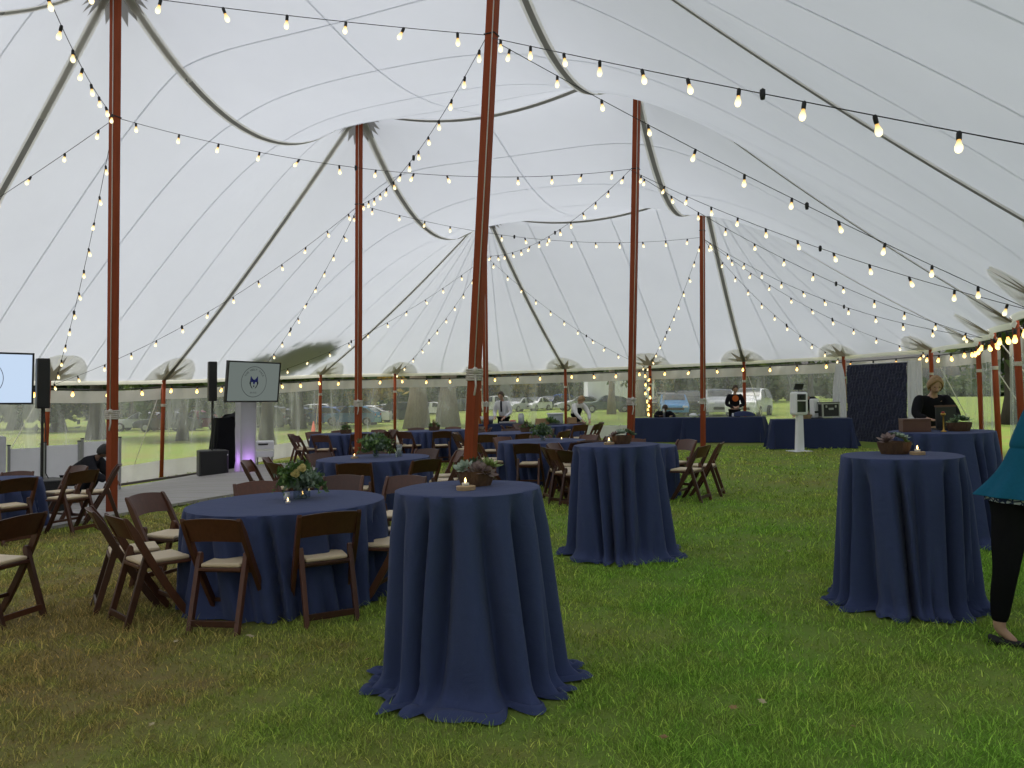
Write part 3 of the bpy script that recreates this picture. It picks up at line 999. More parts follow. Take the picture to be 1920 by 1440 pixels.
# ------------------------------------------------------------------ tables and cloths
def fold_fn(seed, n):
    r = random.Random(seed)
    c = []; a = r.uniform(0, 6.28)
    gaps = [r.uniform(.6, 1.5) for _ in range(n)]
    tot = sum(gaps)
    for q in gaps:
        c.append((a % (2 * math.pi), r.uniform(.55, 1.25), 2 * math.pi * q / tot)); a += 2 * math.pi * q / tot
    def f(th):
        th %= 2 * math.pi
        s = 0
        for ce, am, wd in c:
            d = abs((th - ce + math.pi) % (2 * math.pi) - math.pi)
            s = max(s, min(1.0, am) * math.exp(-(d / (wd * .21)) ** 2))
        return 1.0 - s                  # broad crests, narrow deep valleys
    return f

def cloth_table(mb, rt, h, seed, nf, flare, famp, puddle, squash=1.0, n=288, lean=(0, 0)):
    f = fold_fn(seed, nf); f2 = fold_fn(seed + 91, nf + 4)
    r = random.Random(seed + 5)
    ph = [r.uniform(0, 6.28) for _ in range(6)]
    rows = []
    TH = [2 * math.pi * k / n for k in range(n)]
    for q in (0.02, .35, .7, .92, .975):
        rows.append([(rt * q * math.cos(t), rt * q * math.sin(t), h + .002 * math.sin(3 * t + ph[0]) * q) for t in TH])
    rows.append([(rt * math.cos(t), rt * math.sin(t), h - .004) for t in TH])
    m = 28
    drift = lambda t, q: t + q * (.20 * math.sin(2 * t + ph[1]) + .07 * math.sin(5 * t + ph[2]))      # folds lean sideways
    for j in range(1, m + 1):
        s = j / m
        row = []
        for t in TH:
            tw = drift(t, s)
            mixf = s * s * .45
            fo = f(tw) * (1 - mixf) + mixf * f2(tw)
            g = min(1.0, s * 5) * (.45 + .55 * s)
            curl = max(0.0, (s - .88) / .12) ** 2
            rad = rt + .004 + flare * s ** 1.15 * (0.85 + .25 * math.sin(t + ph[3])) + famp * g * (fo - .80) + (.05 * curl if puddle > 0 else 0)
            z = h * (1 - s)
            if puddle > 0: z += .03 * (curl if s > .88 else 0)
            row.append((rad * math.cos(t), rad * math.sin(t), max(z, 0.010)))
        rows.append(row)
    if puddle > 0:
        for j in range(1, 8):
            s = j / 7
            row = []
            for k, t in enumerate(TH):
                x, y, z = rows[5 + m][k]
                tw = drift(t, 1.0)
                slow = .5 + .5 * math.sin(2 * t + ph[4]) * math.cos(t + ph[5])
                ext = puddle * (.20 + .95 * slow) * (.80 + .20 * f(tw))
                rr = math.hypot(x, y) + ext * s
                tt = t + .03 * s * math.sin(7 * t + ph[0])
                zz = .012 + .018 * (1 - s) ** 2 + .026 * f(tw) * math.sin(math.pi * min(1, s * 1.05)) + .010 * math.sin(17 * t + 5 * s + ph[2]) * s * s
                row.append((rr * math.cos(tt), rr * math.sin(tt), max(.008, zz)))
            rows.append(row)
    mb.grid(rows, True)
    mb.f.append(tuple(range(n)))
    return mb

def cocktail(label, p, seed, rt=0.41, h=1.075, nf=11, flare=.085, famp=.075, puddle=.16, rz=0.0):
    o = thing('cocktail_table', label, 'table', p, rz, 'tall cocktail tables')
    autosmooth(cloth_table(MB(), rt, h, seed, nf, flare, famp, puddle).build('tablecloth', M['navy'], o), 60)
    m = MB(); m.lathe([(rt - .012, h - .035), (rt - .012, h - .012)], 40); m.build('tabletop', M['tabletop'], o)
    m = MB(); m.lathe([(.04, .05), (.04, h - .035)], 12); m.build('stem', M['steel'], o)
    m = MB(); m.beam((-.3, 0, .03), (.3, 0, .03), .06, .05, (0, 0, 1)); m.beam((0, -.3, .03), (0, .3, .03), .06, .045, (0, 0, 1)); m.build('base', M['steel'], o)
    return o

def round_table(label, p, seed, rt=.79, h=.765, rz=0.0):
    o = thing('round_table', label, 'table', p, rz, 'round dining tables')
    autosmooth(cloth_table(MB(), rt, h, seed, 20, .06, .19, 0.0, n=288).build('tablecloth', M['navy'], o), 60)
    m = MB(); m.lathe([(rt - .012, h - .035), (rt - .012, h - .012)], 40); m.build('tabletop', M['tabletop'], o)
    for sx in (-1, 1):
        for sy in (-1, 1):
            m = MB(); m.tube([(sx * .42, sy * .3, 0.01), (sx * .36, sy * .3, h - .035)], .014, 8); m.build('leg', M['steel'], o)
    return o

# ------------------------------------------------------------------ folding chair
CHAIR = None
def rail_end(mb, a, b, wx, wy, up):
    mb.beam(a, b, wx, wy, up)
def make_chair():
    o = thing('folding_chair', 'x', 'chair')
    yz = lambda t: (lerp(.21, -.235, t), lerp(0, .785, t))       # long rail, t from floor front to top back
    for s in (-1, 1):
        x = s * .212
        m = MB()
        y0, z0 = yz(0); y1, z1 = yz(.965)
        # rounded plank, slightly sabre shaped
        pts = [yz(t) for t in np.linspace(0, 1, 9)]
        L = []; Rr = []
        for i, (y, z) in enumerate(pts):
            t = i / 8
            bend = -.018 * math.sin(math.pi * min(1, t * 1.1))
            hw = .026 if 0 < i < 8 else (.022 if i == 0 else .013)
            dy, dz = .785 / .90, .445 / .90
            L.append((y - bend * 0 + dy * hw + bend, z + dz * hw)); Rr.append((y - dy * hw + bend, z - dz * hw))
        tip = yz(1.02)
        poly = L + [tip] + Rr[::-1]
        vs = [(x - .016, y, max(z, 0)) for y, z in poly] + [(x + .016, y, max(z, 0)) for y, z in poly]
        n = len(poly)
        m.add(vs, [tuple(range(n)), tuple(reversed(range(n, 2 * n)))] + [(i + n, (i + 1) % n + n, (i + 1) % n, i) for i in range(n)])
        m.build('long_rail', M['wood'], o, bevel=.004)
        xl = s * .178
        m = MB()
        poly = [(-.262, 0), (-.218, 0), (-.062, .50), (-.064, .527), (-.080, .543), (-.100, .535), (-.108, .515)]
        vs = [(xl - .017, y, z) for y, z in poly] + [(xl + .017, y, z) for y, z in poly]
        n = len(poly)
        m.add(vs, [tuple(range(n)), tuple(reversed(range(n, 2 * n)))] + [(i + n, (i + 1) % n + n, (i + 1) % n, i) for i in range(n)])
        m.build('rear_leg', M['wood'], o, bevel=.004)
    # curved back panel with an arched top
    m = MB(); nx = 13
    fr = []; bk = []
    rows = []
    for side in (0, 1):
        for j in range(6):
            q = j / 5
            row = []
            for i in range(nx):
                a = -1 + 2 * i / (nx - 1)
                zb = lerp(.635, .79 + .016 * (1 - a * a), q) - .012 * (a * a) * (1 - q)
                t = zb / .785
                y = yz(t)[0] - .018 * math.sin(math.pi * min(1, t * 1.1)) - .030 * (1 - a * a) + (.0 if side == 0 else -.014)
                row.append((a * .197, y, zb))
            rows.append(row) if side == 0 else rows.insert(0, row) if False else rows.append(row)
    A = rows[:6]; B = rows[6:]
    m.grid(A); m.grid(B[::-1])
    m.grid([A[-1], B[-1]]); m.grid([B[0], A[0]])
    m.grid([[r[0] for r in A], [r[0] for r in B]]); m.grid([[r[-1] for r in B], [r[-1] for r in A]])
    autosmooth(m.build('back_panel', M['wood'], o), 50)
    # seat
    def seat_poly(w0, w1, y0, y1): return [(-w0, y0), (w0, y0), (w1, y1), (-w1, y1)]
    def slab(poly, z0, z1):
        mm = MB(); n = len(poly)
        mm.add([(x, y, z0) for x, y in poly] + [(x, y, z1) for x, y in poly], [tuple(reversed(range(n))), tuple(range(n, 2 * n))] + [(i, (i + 1) % n, (i + 1) % n + n, i + n) for i in range(n)])
        return mm
    slab(seat_poly(.160, .186, -.140, .235), .415, .437).build('seat_frame', M['wood'], o, bevel=.004)
    slab(seat_poly(.150, .176, -.128, .224), .4375, .468).build('seat_cushion', M['ivory'], o, bevel=.012)
    for nm, a, b, wx, wy in (('lower_stretcher', (-.172, -.228, .075), (.172, -.228, .075), .045, .016), ('front_stretcher', (-.2, .125, .15), (.2, .125, .15), .03, .016), ('seat_support', (-.2, .0, .395), (.2, .0, .395), .032, .02)):
        m = MB(); m.beam(a, b, wy, wx, (0, 0, 1)); m.build(nm, M['wood'], o, bevel=.003)
    return o

CHAIR_N = 0
def chair_at(x, y, face, label, group):
    """face: world angle the sitter looks towards"""
    global CHAIR, CHAIR_N
    if CHAIR is None: CHAIR = make_chair(); c = CHAIR
    else: c = copy_tree(CHAIR)
    c['label'] = label; c['category'] = 'chair'; c['group'] = group
    place(c, (x, y, gnd(x, y) - .004), face - math.pi / 2)
    CHAIR_N += 1
    return c
def chairs_round(tp, rt, specs, label, group):
    """specs: (world offset angle in degrees around table, distance of the chair centre, twist deg)"""
    for a, d, tw in specs:
        ar = math.radians(a)
        x, y = tp.x + d * math.cos(ar), tp.y + d * math.sin(ar)
        chair_at(x, y, ar + math.pi + math.radians(tw), label, group)

# ------------------------------------------------------------------ foliage helpers
def leaf_quads(centres, size, rnd=NPR, aspect=1.9, up=0.3, curl=0.0):
    """one pointed four-corner leaf at each centre, random orientation -> (verts, faces)"""
    n = len(centres)
    d = rnd.normal(0, 1, (n, 3)); d[:, 2] += up; d /= np.linalg.norm(d, axis=1)[:, None]
    e = rnd.normal(0, 1, (n, 3)); e -= d * (e * d).sum(1)[:, None]; e /= np.linalg.norm(e, axis=1)[:, None]
    s = size * rnd.uniform(.6, 1.35, n)[:, None]
    c = np.asarray(centres)
    a = c - d * s * aspect / 2; b = c + d * s * aspect / 2
    l = c + e * s / 2; r = c - e * s / 2
    V = np.stack([a, r, b, l], 1).reshape(-1, 3)
    return V, np.arange(4 * n).reshape(-1, 4)
def np_mesh(name, V, Fq, mat):
    me = bpy.data.meshes.new(name)
    n = len(Fq)
    me.vertices.add(len(V)); me.vertices.foreach_set('co', np.asarray(V, np.float32).reshape(-1))
    me.loops.add(4 * n); me.loops.foreach_set('vertex_index', np.asarray(Fq, np.int32).reshape(-1))
    me.polygons.add(n); me.polygons.foreach_set('loop_start', np.arange(n, dtype=np.int32) * 4); me.polygons.foreach_set('loop_total', np.full(n, 4, np.int32))
    me.update(calc_edges=True); me.materials.append(mat)
    return me
def np_obj(name, V, Fq, mat, parent=None):
    o = bpy.data.objects.new(name, np_mesh(name, V, Fq, mat)); COL.objects.link(o)
    if parent is not None: o.parent = parent
    return o
def clumps(n, cl, rad, squash, rnd=NPR, shell=.55):
    """n points gathered in cl clumps filling an ellipsoid of half-axes rad"""
    cc = rnd.normal(0, 1, (cl, 3)); cc /= np.linalg.norm(cc, axis=1)[:, None]
    cc *= (rnd.uniform(0.15, 1, cl) ** .5)[:, None]
    idx = rnd.integers(0, cl, n)
    p = cc[idx] + rnd.normal(0, squash, (n, 3))
    return p * np.asarray(rad)

M['leaf_a'] = leaf_mat('oak_leaf', (0.035, 0.075, 0.018), (0.085, 0.135, 0.035), (0.16, 0.20, 0.055))
M['leaf_b'] = leaf_mat('dark_leaf', (0.028, 0.055, 0.018), (0.065, 0.105, 0.034), (0.12, 0.14, 0.048))
M['leaf_y'] = leaf_mat('autumn_leaf', (0.15, 0.12, 0.02), (0.35, 0.24, 0.03), (0.45, 0.33, 0.05))
M['leaf_p'] = leaf_mat('pine_needle', (0.018, 0.035, 0.016), (0.035, 0.06, 0.025), (0.06, 0.085, 0.035))
M['leaf_d'] = leaf_mat('bouquet_leaf', (0.035, 0.085, 0.022), (0.09, 0.18, 0.04), (0.22, 0.32, 0.10), 0.25, 14)
M['leaf_g'] = leaf_mat('eucalyptus_leaf', (0.10, 0.16, 0.11), (0.17, 0.24, 0.16), (0.27, 0.34, 0.24), 0.2, 14)
M['bark'] = pbr('bark', (0.25, 0.20, 0.155), 0.95, 0.45, 3.0, 0.9, 9, stretch=(4, 4, .7))
M['bark_d'] = pbr('dark_bark', (0.055, 0.045, 0.038), 0.95, 0.4, 3.0, 0.9, 9, stretch=(4, 4, .7))

def tree(label, p, r0, height, crown, nleaf, lsize, mat, bark, seed, name='tree', group=None, low=None, cl=40):
    """crown: (centre offset xyz, half axes); limbs fork off the tapered trunk"""
    r = random.Random(seed); rn = np.random.default_rng(seed)
    o = thing(name, label, 'tree', (p.x, p.y, p.z - .05), 0, group, False)
    m = MB()
    cen, rad = Vector(crown[0]), crown[1]
    top = Vector((cen.x * .6, cen.y * .6, height))
    pts = []; rr = []
    for i in range(9):
        t = i / 8
        pts.append(Vector((top.x * t + r.uniform(-.06, .06) * height * .06, top.y * t + r.uniform(-.06, .06) * height * .06, height * t)))
        rr.append(r0 * (1.0 + .55 * math.exp(-t * 22)) * (1 - .78 * t))
    m.tube(pts, rr, 14); m.build('trunk', bark, o, True)
    ml = MB()
    for i in range(10):
        t = r.uniform(.35, .95); a = r.uniform(0, 6.28)
        b = pts[int(t * 8)]
        e = cen + Vector((rad[0] * .7 * math.cos(a), rad[1] * .7 * math.sin(a), r.uniform(-.5, .6) * rad[2]))
        mid = b.lerp(e, .5) + Vector((0, 0, .08 * height))
        ml.tube([b, mid, e], [r0 * .32 * (1.1 - t), r0 * .18 * (1.1 - t), .02], 6)
    ml.build('limb', bark, o, True)
    C = clumps(nleaf, cl, rad, .17, rn) + np.array(cen)
    if low is not None: C = C[C[:, 2] > low]
    V, Fq = leaf_quads(C, lsize, rn)
    np_obj('crown', V, Fq, mat, o)
    return o

# ------------------------------------------------------------------ small table things
def glass_mat():
    m, n, l = node_mat('clear_glass')
    o = N(n, 'ShaderNodeOutputMaterial')
    t = N(n, 'ShaderNodeBsdfTransparent'); t.inputs['Color'].default_value = (.82, .87, .86, 1)
    g = N(n, 'ShaderNodeBsdfGlossy', Roughness=.05)
    x = N(n, 'ShaderNodeMixShader', Fac=.16)
    l.new(t.outputs['BSDF'], x.inputs[1]); l.new(g.outputs['BSDF'], x.inputs[2]); l.new(x.outputs['Shader'], o.inputs['Surface'])
    return m
M['glass'] = glass_mat()
M['petal'] = pbr('cream_yellow_petal', (0.70, 0.58, 0.20), .6, .2, 30)
M['petal_w'] = pbr('white_petal', (0.72, 0.72, 0.62), .6, .1, 30)
M['stem'] = pbr('stem_green', (0.06, 0.11, 0.05), .6, .3, 30)
M['wax'] = pbr('white_wax', (0.78, 0.74, 0.66), .5, .05, 30)
M['flame'] = emit('candle_flame', (1.0, 0.62, 0.20), 5.0)
M['slice'] = pbr('wood_slice_face', (0.42, 0.29, 0.16), .8, .25, 40)
M['barkpot'] = pbr('bark_bowl', (0.115, 0.062, 0.032), .9, .45, 6, .9, 30, stretch=(6, 6, 1.2))
M['succ_g'] = leaf_mat('grey_green_succulent', (0.20, 0.27, 0.21), (0.30, 0.38, 0.29), (0.42, 0.49, 0.38), .12, 18)
M['succ_p'] = leaf_mat('mauve_succulent', (0.17, 0.11, 0.105), (0.24, 0.165, 0.15), (0.30, 0.23, 0.20), .12, 18)
M['succ_l'] = leaf_mat('lime_succulent', (0.14, 0.20, 0.05), (0.25, 0.33, 0.09), (0.36, 0.42, 0.16), .12, 18)
M['succ_d'] = leaf_mat('deep_green_succulent', (0.07, 0.12, 0.07), (0.12, 0.19, 0.10), (0.18, 0.26, 0.14), .12, 18)

def rosette(mb, c, R, n=22, lean=(0, 0, 1), fat=.42, openness=1.0):
    """spiral of thick pointed leaves"""
    q = Vector((0, 0, 1)).rotation_difference(Vector(lean).normalized())
    c = Vector(c)
    for i in range(n):
        t = i / n
        a = i * 2.399963
        L = R * (0.28 + .72 * t); el = lerp(1.25, .22, t ** .8) * openness
        d = Vector((math.cos(a) * math.cos(el), math.sin(a) * math.cos(el), math.sin(el)))
        sd = Vector((-math.sin(a), math.cos(a), 0)); nn = d.cross(sd)
        b = d * (R * .05)
        wv = L * fat * .5
        up = -nn if nn.z < 0 else nn
        P = [b - sd * wv * .35, b + sd * wv * .35, d * L * .62 + sd * wv, d * L * .92 + sd * wv * .45 + up * L * .07, d * L + up * L * .12, d * L * .92 - sd * wv * .45 + up * L * .07, d * L * .62 - sd * wv, d * L * .55 - up * L * .05]
        vs = [c + q @ v for v in P]
        mb.add(vs, [(0, 7, 6), (1, 2, 7), (7, 2, 3), (7, 3, 4), (7, 4, 5), (7, 5, 6), (0, 1, 7), (6, 5, 4, 3, 2, 1, 0)])

def planter(label, p, seed, rx=.125, h=.115, plan=None, rz=0.0):
    o = thing('succulent_planter', label, 'planter', p, rz, 'succulent planters')
    r = random.Random(seed); ph = [r.uniform(0, 6.28) for _ in range(4)]
    fn = lambda a, z: 1 + .05 * math.sin(3 * a + ph[0]) + .03 * math.sin(11 * a + ph[1] + z * 9) + .018 * math.sin(29 * a + ph[2] + z * 25)
    m = MB(); m.lathe([(rx * .78, 0), (rx * .86, h * .25), (rx * .95, h * .6), (rx, h), (rx * .90, h), (rx * .8, h * .72), (.0001, h * .70)], 72, fn=fn)
    autosmooth(m.build('bark_bowl', M['barkpot'], o), 50)
    for mk, x, y, z, R, ln, n, ft in plan:
        m = MB(); rosette(m, (x * .82, y * .82, z - .028), R * .92, n, ln, ft)
        m.build('succulent', M[mk], o)
    return o
PLAN_A = [('succ_g', -.075, -.04, .125, .085, (-.4, -.5, 1), 24, .62), ('succ_p', .02, -.055, .11, .10, (.1, -.5, 1), 26, .6), ('succ_l', .10, 0.0, .135, .10, (.4, -.1, 1), 30, .30), ('succ_d', -.02, .05, .14, .09, (-.2, .3, 1), 26, .34), ('succ_g', .05, .06, .14, .06, (.2, .3, 1), 20, .5), ('succ_p', .085, -.06, .10, .075, (.5, -.5, .7), 22, .5)]
PLAN_B = [('succ_p', -.085, -.02, .115, .075, (-.5, -.2, 1), 24, .5), ('succ_g', 0.0, -.02, .13, .085, (0, -.3, 1), 28, .5), ('succ_d', .10, .0, .12, .11, (.5, -.1, .9), 34, .28), ('succ_l', .06, .05, .14, .07, (.2, .3, 1), 24, .3), ('succ_p', -.03, .05, .12, .07, (-.1, .3, 1), 20, .5)]
PLAN_C = [('succ_p', -.07, -.03, .125, .10, (-.3, -.3, 1), 26, .52), ('succ_g', .05, -.02, .14, .09, (.2, -.2, 1), 30, .42), ('succ_l', .09, -.02, .11, .075, (.6, -.4, .7), 24, .34), ('succ_g', .03, .05, .15, .07, (0, .3, 1), 22, .5)]
PLAN_D = [('succ_d', .03, -.01, .13, .13, (.15, -.2, 1), 30, .40), ('succ_d', -.06, -.03, .12, .09, (-.5, -.3, .8), 24, .4), ('succ_l', -.09, .01, .11, .08, (-.7, 0, .7), 20, .34), ('succ_g', .06, .05, .14, .08, (.3, .3, 1), 22, .42)]

def tealight(label, p, slice_=True, glass=False, rz=0.0):
    o = thing('tealight', label, 'candle', p, rz, 'tealights')
    z = 0.0
    if slice_:
        fn = lambda a, zz: 1 + .04 * math.sin(3 * a + 1) + .02 * math.sin(7 * a)
        m = MB(); m.lathe([(.052, 0), (.053, .02), (.048, .022), (.0001, .022)], 28, fn=fn); m.build('wood_slice', M['slice'], o); z = .022
    m = MB(); m.lathe([(.019, z), (.02, z + .014), (.018, z + .016), (.0001, z + .015)], 20); m.build('candle', M['wax'], o, True)
    m = MB(); m.lathe([(.0001, z + .017), (.0045, z + .022), (.0055, z + .028), (.003, z + .038), (.0001, z + .046)], 10); m.build('flame', M['flame'], o, True)
    return o

def bouquet(label, p, seed, R=.19, roses=2, vase='cube', col='leaf_d'):
    o = thing('flower_arrangement', label, 'flowers', p, 0, 'table flower arrangements')
    rn = np.random.default_rng(seed); r = random.Random(seed)
    m = MB(); hv = .11
    if vase == 'cube':
        b = .055
        for c, d in (((0, -b, hv / 2 + .006), (2 * b, .004, hv)), ((0, b, hv / 2 + .006), (2 * b, .004, hv)), ((-b, 0, hv / 2 + .006), (.004, 2 * b, hv)), ((b, 0, hv / 2 + .006), (.004, 2 * b, hv)), ((0, 0, .006), (2 * b, 2 * b, .010))): m.box(c, d)
    else:
        m.lathe([(.04, 0), (.045, .05), (.05, hv), (.046, hv), (.041, .05), (.036, .008), (.0001, .008)], 24)
    m.build('vase', M['glass'], o)
    m = MB()
    for i in range(16):
        a, q = r.uniform(0, 6.28), r.uniform(.0, .04)
        m.tube([(q * math.cos(a + 2), q * math.sin(a + 2), .014), (q * math.cos(a), q * math.sin(a), hv), (.1 * math.cos(a), .1 * math.sin(a), hv + .09)], .003, 5)
    m.build('stems', M['stem'], o)
    for mk, n, sz in ((col, 520, .034), ('leaf_g', 260, .036)):
        C = clumps(n, 26, (R, R, R * .55), .16, rn) + np.array((0, 0, hv + R * .42))
        C = C[C[:, 2] > hv * .72]
        V, Fq = leaf_quads(C, sz, rn, 1.7, .5)
        np_obj('foliage', V, Fq, M[mk], o)
    # trailing fronds
    C = []
    for i in range(9):
        a = r.uniform(0, 6.28)
        for j in range(14):
            t = j / 13; q = R * (.5 + .75 * t)
            C.append((q * math.cos(a), q * math.sin(a), hv + R * (.45 - .75 * t * t) + .01))
    V, Fq = leaf_quads(np.array(C), .018, rn, 2.6, 0)
    np_obj('frond', V, Fq, M['leaf_d'], o)
    for i in range(roses):
        m = MB(); c = Vector(((-.01, -R * .74, hv + R * .55), (.045, -R * .70, hv + R * .78), (-.08, -R * .4, hv + R * .9))[i])
        rosette(m, c, .052, 20, (0, -.8, .6), 1.0, 1.1)
        m.build('rose', M['petal'], o, True)
    return o

def shaker(p, label):
    o = thing('glass_shaker', label, 'shaker', p)
    m = MB(); m.lathe([(.018, 0), (.020, .03), (.014, .062)], 14); m.build('jar', M['glass'], o, True)
    m = MB(); m.lathe([(.0145, .0622), (.0145, .074), (.009, .082), (.0001, .083)], 14); m.build('lid', M['steel'], o, True)
    return o

def rustic_box(label, p, seed):
    """low wooden box with pine cones and twigs"""
    o = thing('rustic_centerpiece', label, 'centerpiece', p, 0, 'twig centerpieces')
    r = random.Random(seed); m = MB()
    m.lathe([(.13, 0), (.15, .1), (.14, .1), (.12, .03), (.0001, .03)], 20); m.build('bowl', M['barkpot'], o)
    m = MB()
    for i in range(9):
        a = r.uniform(0, 6.28); m.tube([(.05 * math.cos(a), .05 * math.sin(a), .06), (.04 * math.cos(a + 1), .04 * math.sin(a + 1), r.uniform(.15, .30))], [.022, .004], 6)
    m.build('twigs', M['barkpot'], o)
    rn = np.random.default_rng(seed)
    V, Fq = leaf_quads(clumps(120, 12, (.15, .15, .08), .15, rn) + np.array((0, 0, .13)), .035, rn); np_obj('foliage', V, Fq, M['leaf_d'], o)
    return o

# ------------------------------------------------------------------ people
def skin_obj(name, J, E, rad, mat, parent, sub=2, root=None):
    names = list(rad.keys()); idx = {k: i for i, k in enumerate(names)}
    me = bpy.data.meshes.new(name)
    me.from_pydata([tuple(J[k]) for k in names], [(idx[a], idx[b]) for a, b in E], [])
    o = bpy.data.objects.new(name, me); COL.objects.link(o)
    o.parent = parent
    md = o.modifiers.new('skin', 'SKIN'); md.use_smooth_shade = True; md.branch_smoothing = .6
    if not me.skin_vertices: bpy.context.view_layer.update()
    sv = me.skin_vertices[0].data
    for k in names:
        q = rad[k]; sv[idx[k]].radius = (q, q) if not isinstance(q, tuple) else q
        sv[idx[k]].use_root = False
    sv[idx[root or names[0]]].use_root = True
    ss = o.modifiers.new('sub', 'SUBSURF'); ss.levels = sub; ss.render_levels = sub
    me.materials.append(mat)
    return o

J0 = {'pelvis': (0, 0, .96), 'waist': (0, 0, 1.10), 'chest': (0, .01, 1.30), 'neck': (0, .015, 1.47), 'throat': (0, .0, 1.53), 'head': (0, -.02, 1.62), 'crown': (0, -.01, 1.70),
      'hipL': (.09, 0, .90), 'kneeL': (.10, -.03, .50), 'ankL': (.10, .03, .09), 'toeL': (.11, -.13, .035),
      'hipR': (-.09, 0, .90), 'kneeR': (-.10, -.03, .50), 'ankR': (-.10, .03, .09), 'toeR': (-.11, -.13, .035),
      'shL': (.18, .01, 1.41), 'elL': (.25, .04, 1.13), 'wrL': (.24, -.12, .94), 'shR': (-.18, .01, 1.41), 'elR': (-.25, .04, 1.13), 'wrR': (-.24, -.12, .94)}
def rot_about(p, piv, ang, axis='X'):
    return Vector(piv) + Matrix.Rotation(ang, 3, axis) @ (Vector(p) - Vector(piv))
def add_head(ob, J, bend, headbend, side):
    """bake the skinned body and add a shaped skull to the same mesh"""
    me = bpy.data.meshes.new_from_object(ob.evaluated_get(bpy.context.evaluated_depsgraph_get()))
    Rm = Matrix.Rotation(bend, 3, 'X')
    if side: Rm = Matrix.Rotation(side, 3, 'Y') @ Rm
    Rm = Rm @ Matrix.Rotation(headbend, 3, 'X')
    hc = J['head'] + Rm @ Vector((0, 0, .02))
    bm = bmesh.new(); bm.from_mesh(me)
    res = bmesh.ops.create_uvsphere(bm, u_segments=18, v_segments=14, radius=1.0)
    for v in res['verts']:
        q = v.co.copy(); low = max(0.0, -q.z)
        x = q.x * .076 * (1 - .30 * low ** 1.5); y = q.y * .096 * (1 - .22 * low) - .018 * low; z = q.z * .118
        if q.y < -.7 and abs(q.z - .1) < .35 and abs(q.x) > .25: y += .008          # eye sockets
        v.co = hc + Rm @ Vector((x, y, z))
    for f in bm.faces: f.smooth = True
    bm.to_mesh(me); bm.free()
    old = ob.data; ob.modifiers.clear(); ob.data = me
    me.name = 'body'
    if not me.materials: me.materials.append(old.materials[0])
    return ob
def person(label, loc, rz, top_mat, leg_mat, hair_mat, skin='skin', bend=0.0, headbend=0.0, arms=None, hair='short', shoe='black', scale=1.0, extra=None, side=0.0, J_over=None, vest=None, grow=.034):
    """faces -Y locally; bend tips the trunk forward"""
    J = {k: Vector(v) for k, v in J0.items()}
    up = ['waist', 'chest', 'neck', 'throat', 'head', 'crown', 'shL', 'shR', 'elL', 'elR', 'wrL', 'wrR']
    for k in up:
        J[k] = rot_about(J[k], J['pelvis'], bend * (0.6 if k == 'waist' else 1.0))
        if side: J[k] = rot_about(J[k], J['pelvis'], side, 'Y')
    for k in ('head', 'crown'): J[k] = rot_about(J[k], J['throat'], headbend)
    if arms:
        for k, v in arms.items(): J[k] = Vector(v)
    if J_over:
        for k, v in J_over.items(): J[k] = Vector(v)
    o = thing('person', label, 'person', loc, rz, None, False)
    o.scale = (scale,) * 3
    rad = {'pelvis': (.15, .105), 'waist': (.135, .095), 'chest': (.155, .105), 'neck': .055, 'throat': .050, 'head': (.06, .06), 'crown': (.04, .04), 'chin': (.03, .03),
           'hipL': .088, 'kneeL': .058, 'ankL': .040, 'toeL': .034, 'hipR': .088, 'kneeR': .058, 'ankR': .040, 'toeR': .034,
           'shL': .052, 'elL': .042, 'wrL': .029, 'shR': .052, 'elR': .042, 'wrR': .029}
    E = [('pelvis', 'waist'), ('waist', 'chest'), ('chest', 'neck'), ('neck', 'throat'), ('throat', 'head'), ('head', 'crown'), ('head', 'chin')]
    Rh = Matrix.Rotation(bend + headbend, 3, 'X')
    J['chin'] = J['head'] + Rh @ Vector((0, -.055, -.075))
    for s in 'LR':
        E += [('pelvis', 'hip' + s), ('hip' + s, 'knee' + s), ('knee' + s, 'ank' + s), ('ank' + s, 'toe' + s), ('chest', 'sh' + s), ('sh' + s, 'el' + s), ('el' + s, 'wr' + s)]
        # hand: palm, four fingers, thumb
        d = (J['wr' + s] - J['el' + s]).normalized(); sd = Vector((1 if s == 'L' else -1, 0, 0)); sd = (sd - d * sd.dot(d)).normalized(); pn = d.cross(sd)
        J['pa' + s] = J['wr' + s] + d * .07; rad['pa' + s] = (.036, .018); E.append(('wr' + s, 'pa' + s))
        for i in range(4):
            b = J['pa' + s] + sd * (.026 - .0175 * i) + d * .02; L = (.06, .072, .068, .052)[i]
            J['f%d%s' % (i, s)] = b; J['g%d%s' % (i, s)] = b + d * L * .55 - pn * .012; J['h%d%s' % (i, s)] = b + d * L - pn * .035
            for q in 'fgh': rad['%s%d%s' % (q, i, s)] = .0085
            E += [('pa' + s, 'f%d%s' % (i, s)), ('f%d%s' % (i, s), 'g%d%s' % (i, s)), ('g%d%s' % (i, s), 'h%d%s' % (i, s))]
        J['t0' + s] = J['wr' + s] + d * .03 + sd * .03; J['t1' + s] = J['wr' + s] + d * .075 + sd * .05 - pn * .01
        rad['t0' + s] = .011; rad['t1' + s] = .009
        E += [('wr' + s, 't0' + s), ('t0' + s, 't1' + s)]
    add_head(skin_obj('body', J, E, rad, M[skin], o, 1, 'pelvis'), J, bend, headbend, side)
    # clothing over the body
    tr = {k: (tuple(q + grow for q in rad[k]) if isinstance(rad[k], tuple) else rad[k] + grow) for k in ('pelvis', 'waist', 'chest', 'shL', 'elL', 'wrL', 'shR', 'elR', 'wrR')}
    JT = dict(J); JT['collar'] = J['neck'] + (J['chest'] - J['neck']) * .15; tr['collar'] = .078
    for s in 'LR': tr['sh' + s] = rad['sh' + s] + grow + .022; tr['el' + s] = rad['el' + s] + grow * .6; tr['wr' + s] = rad['wr' + s] + grow * .5
    for s in 'LR': JT['wr' + s] = J['wr' + s].lerp(J['el' + s], .08)
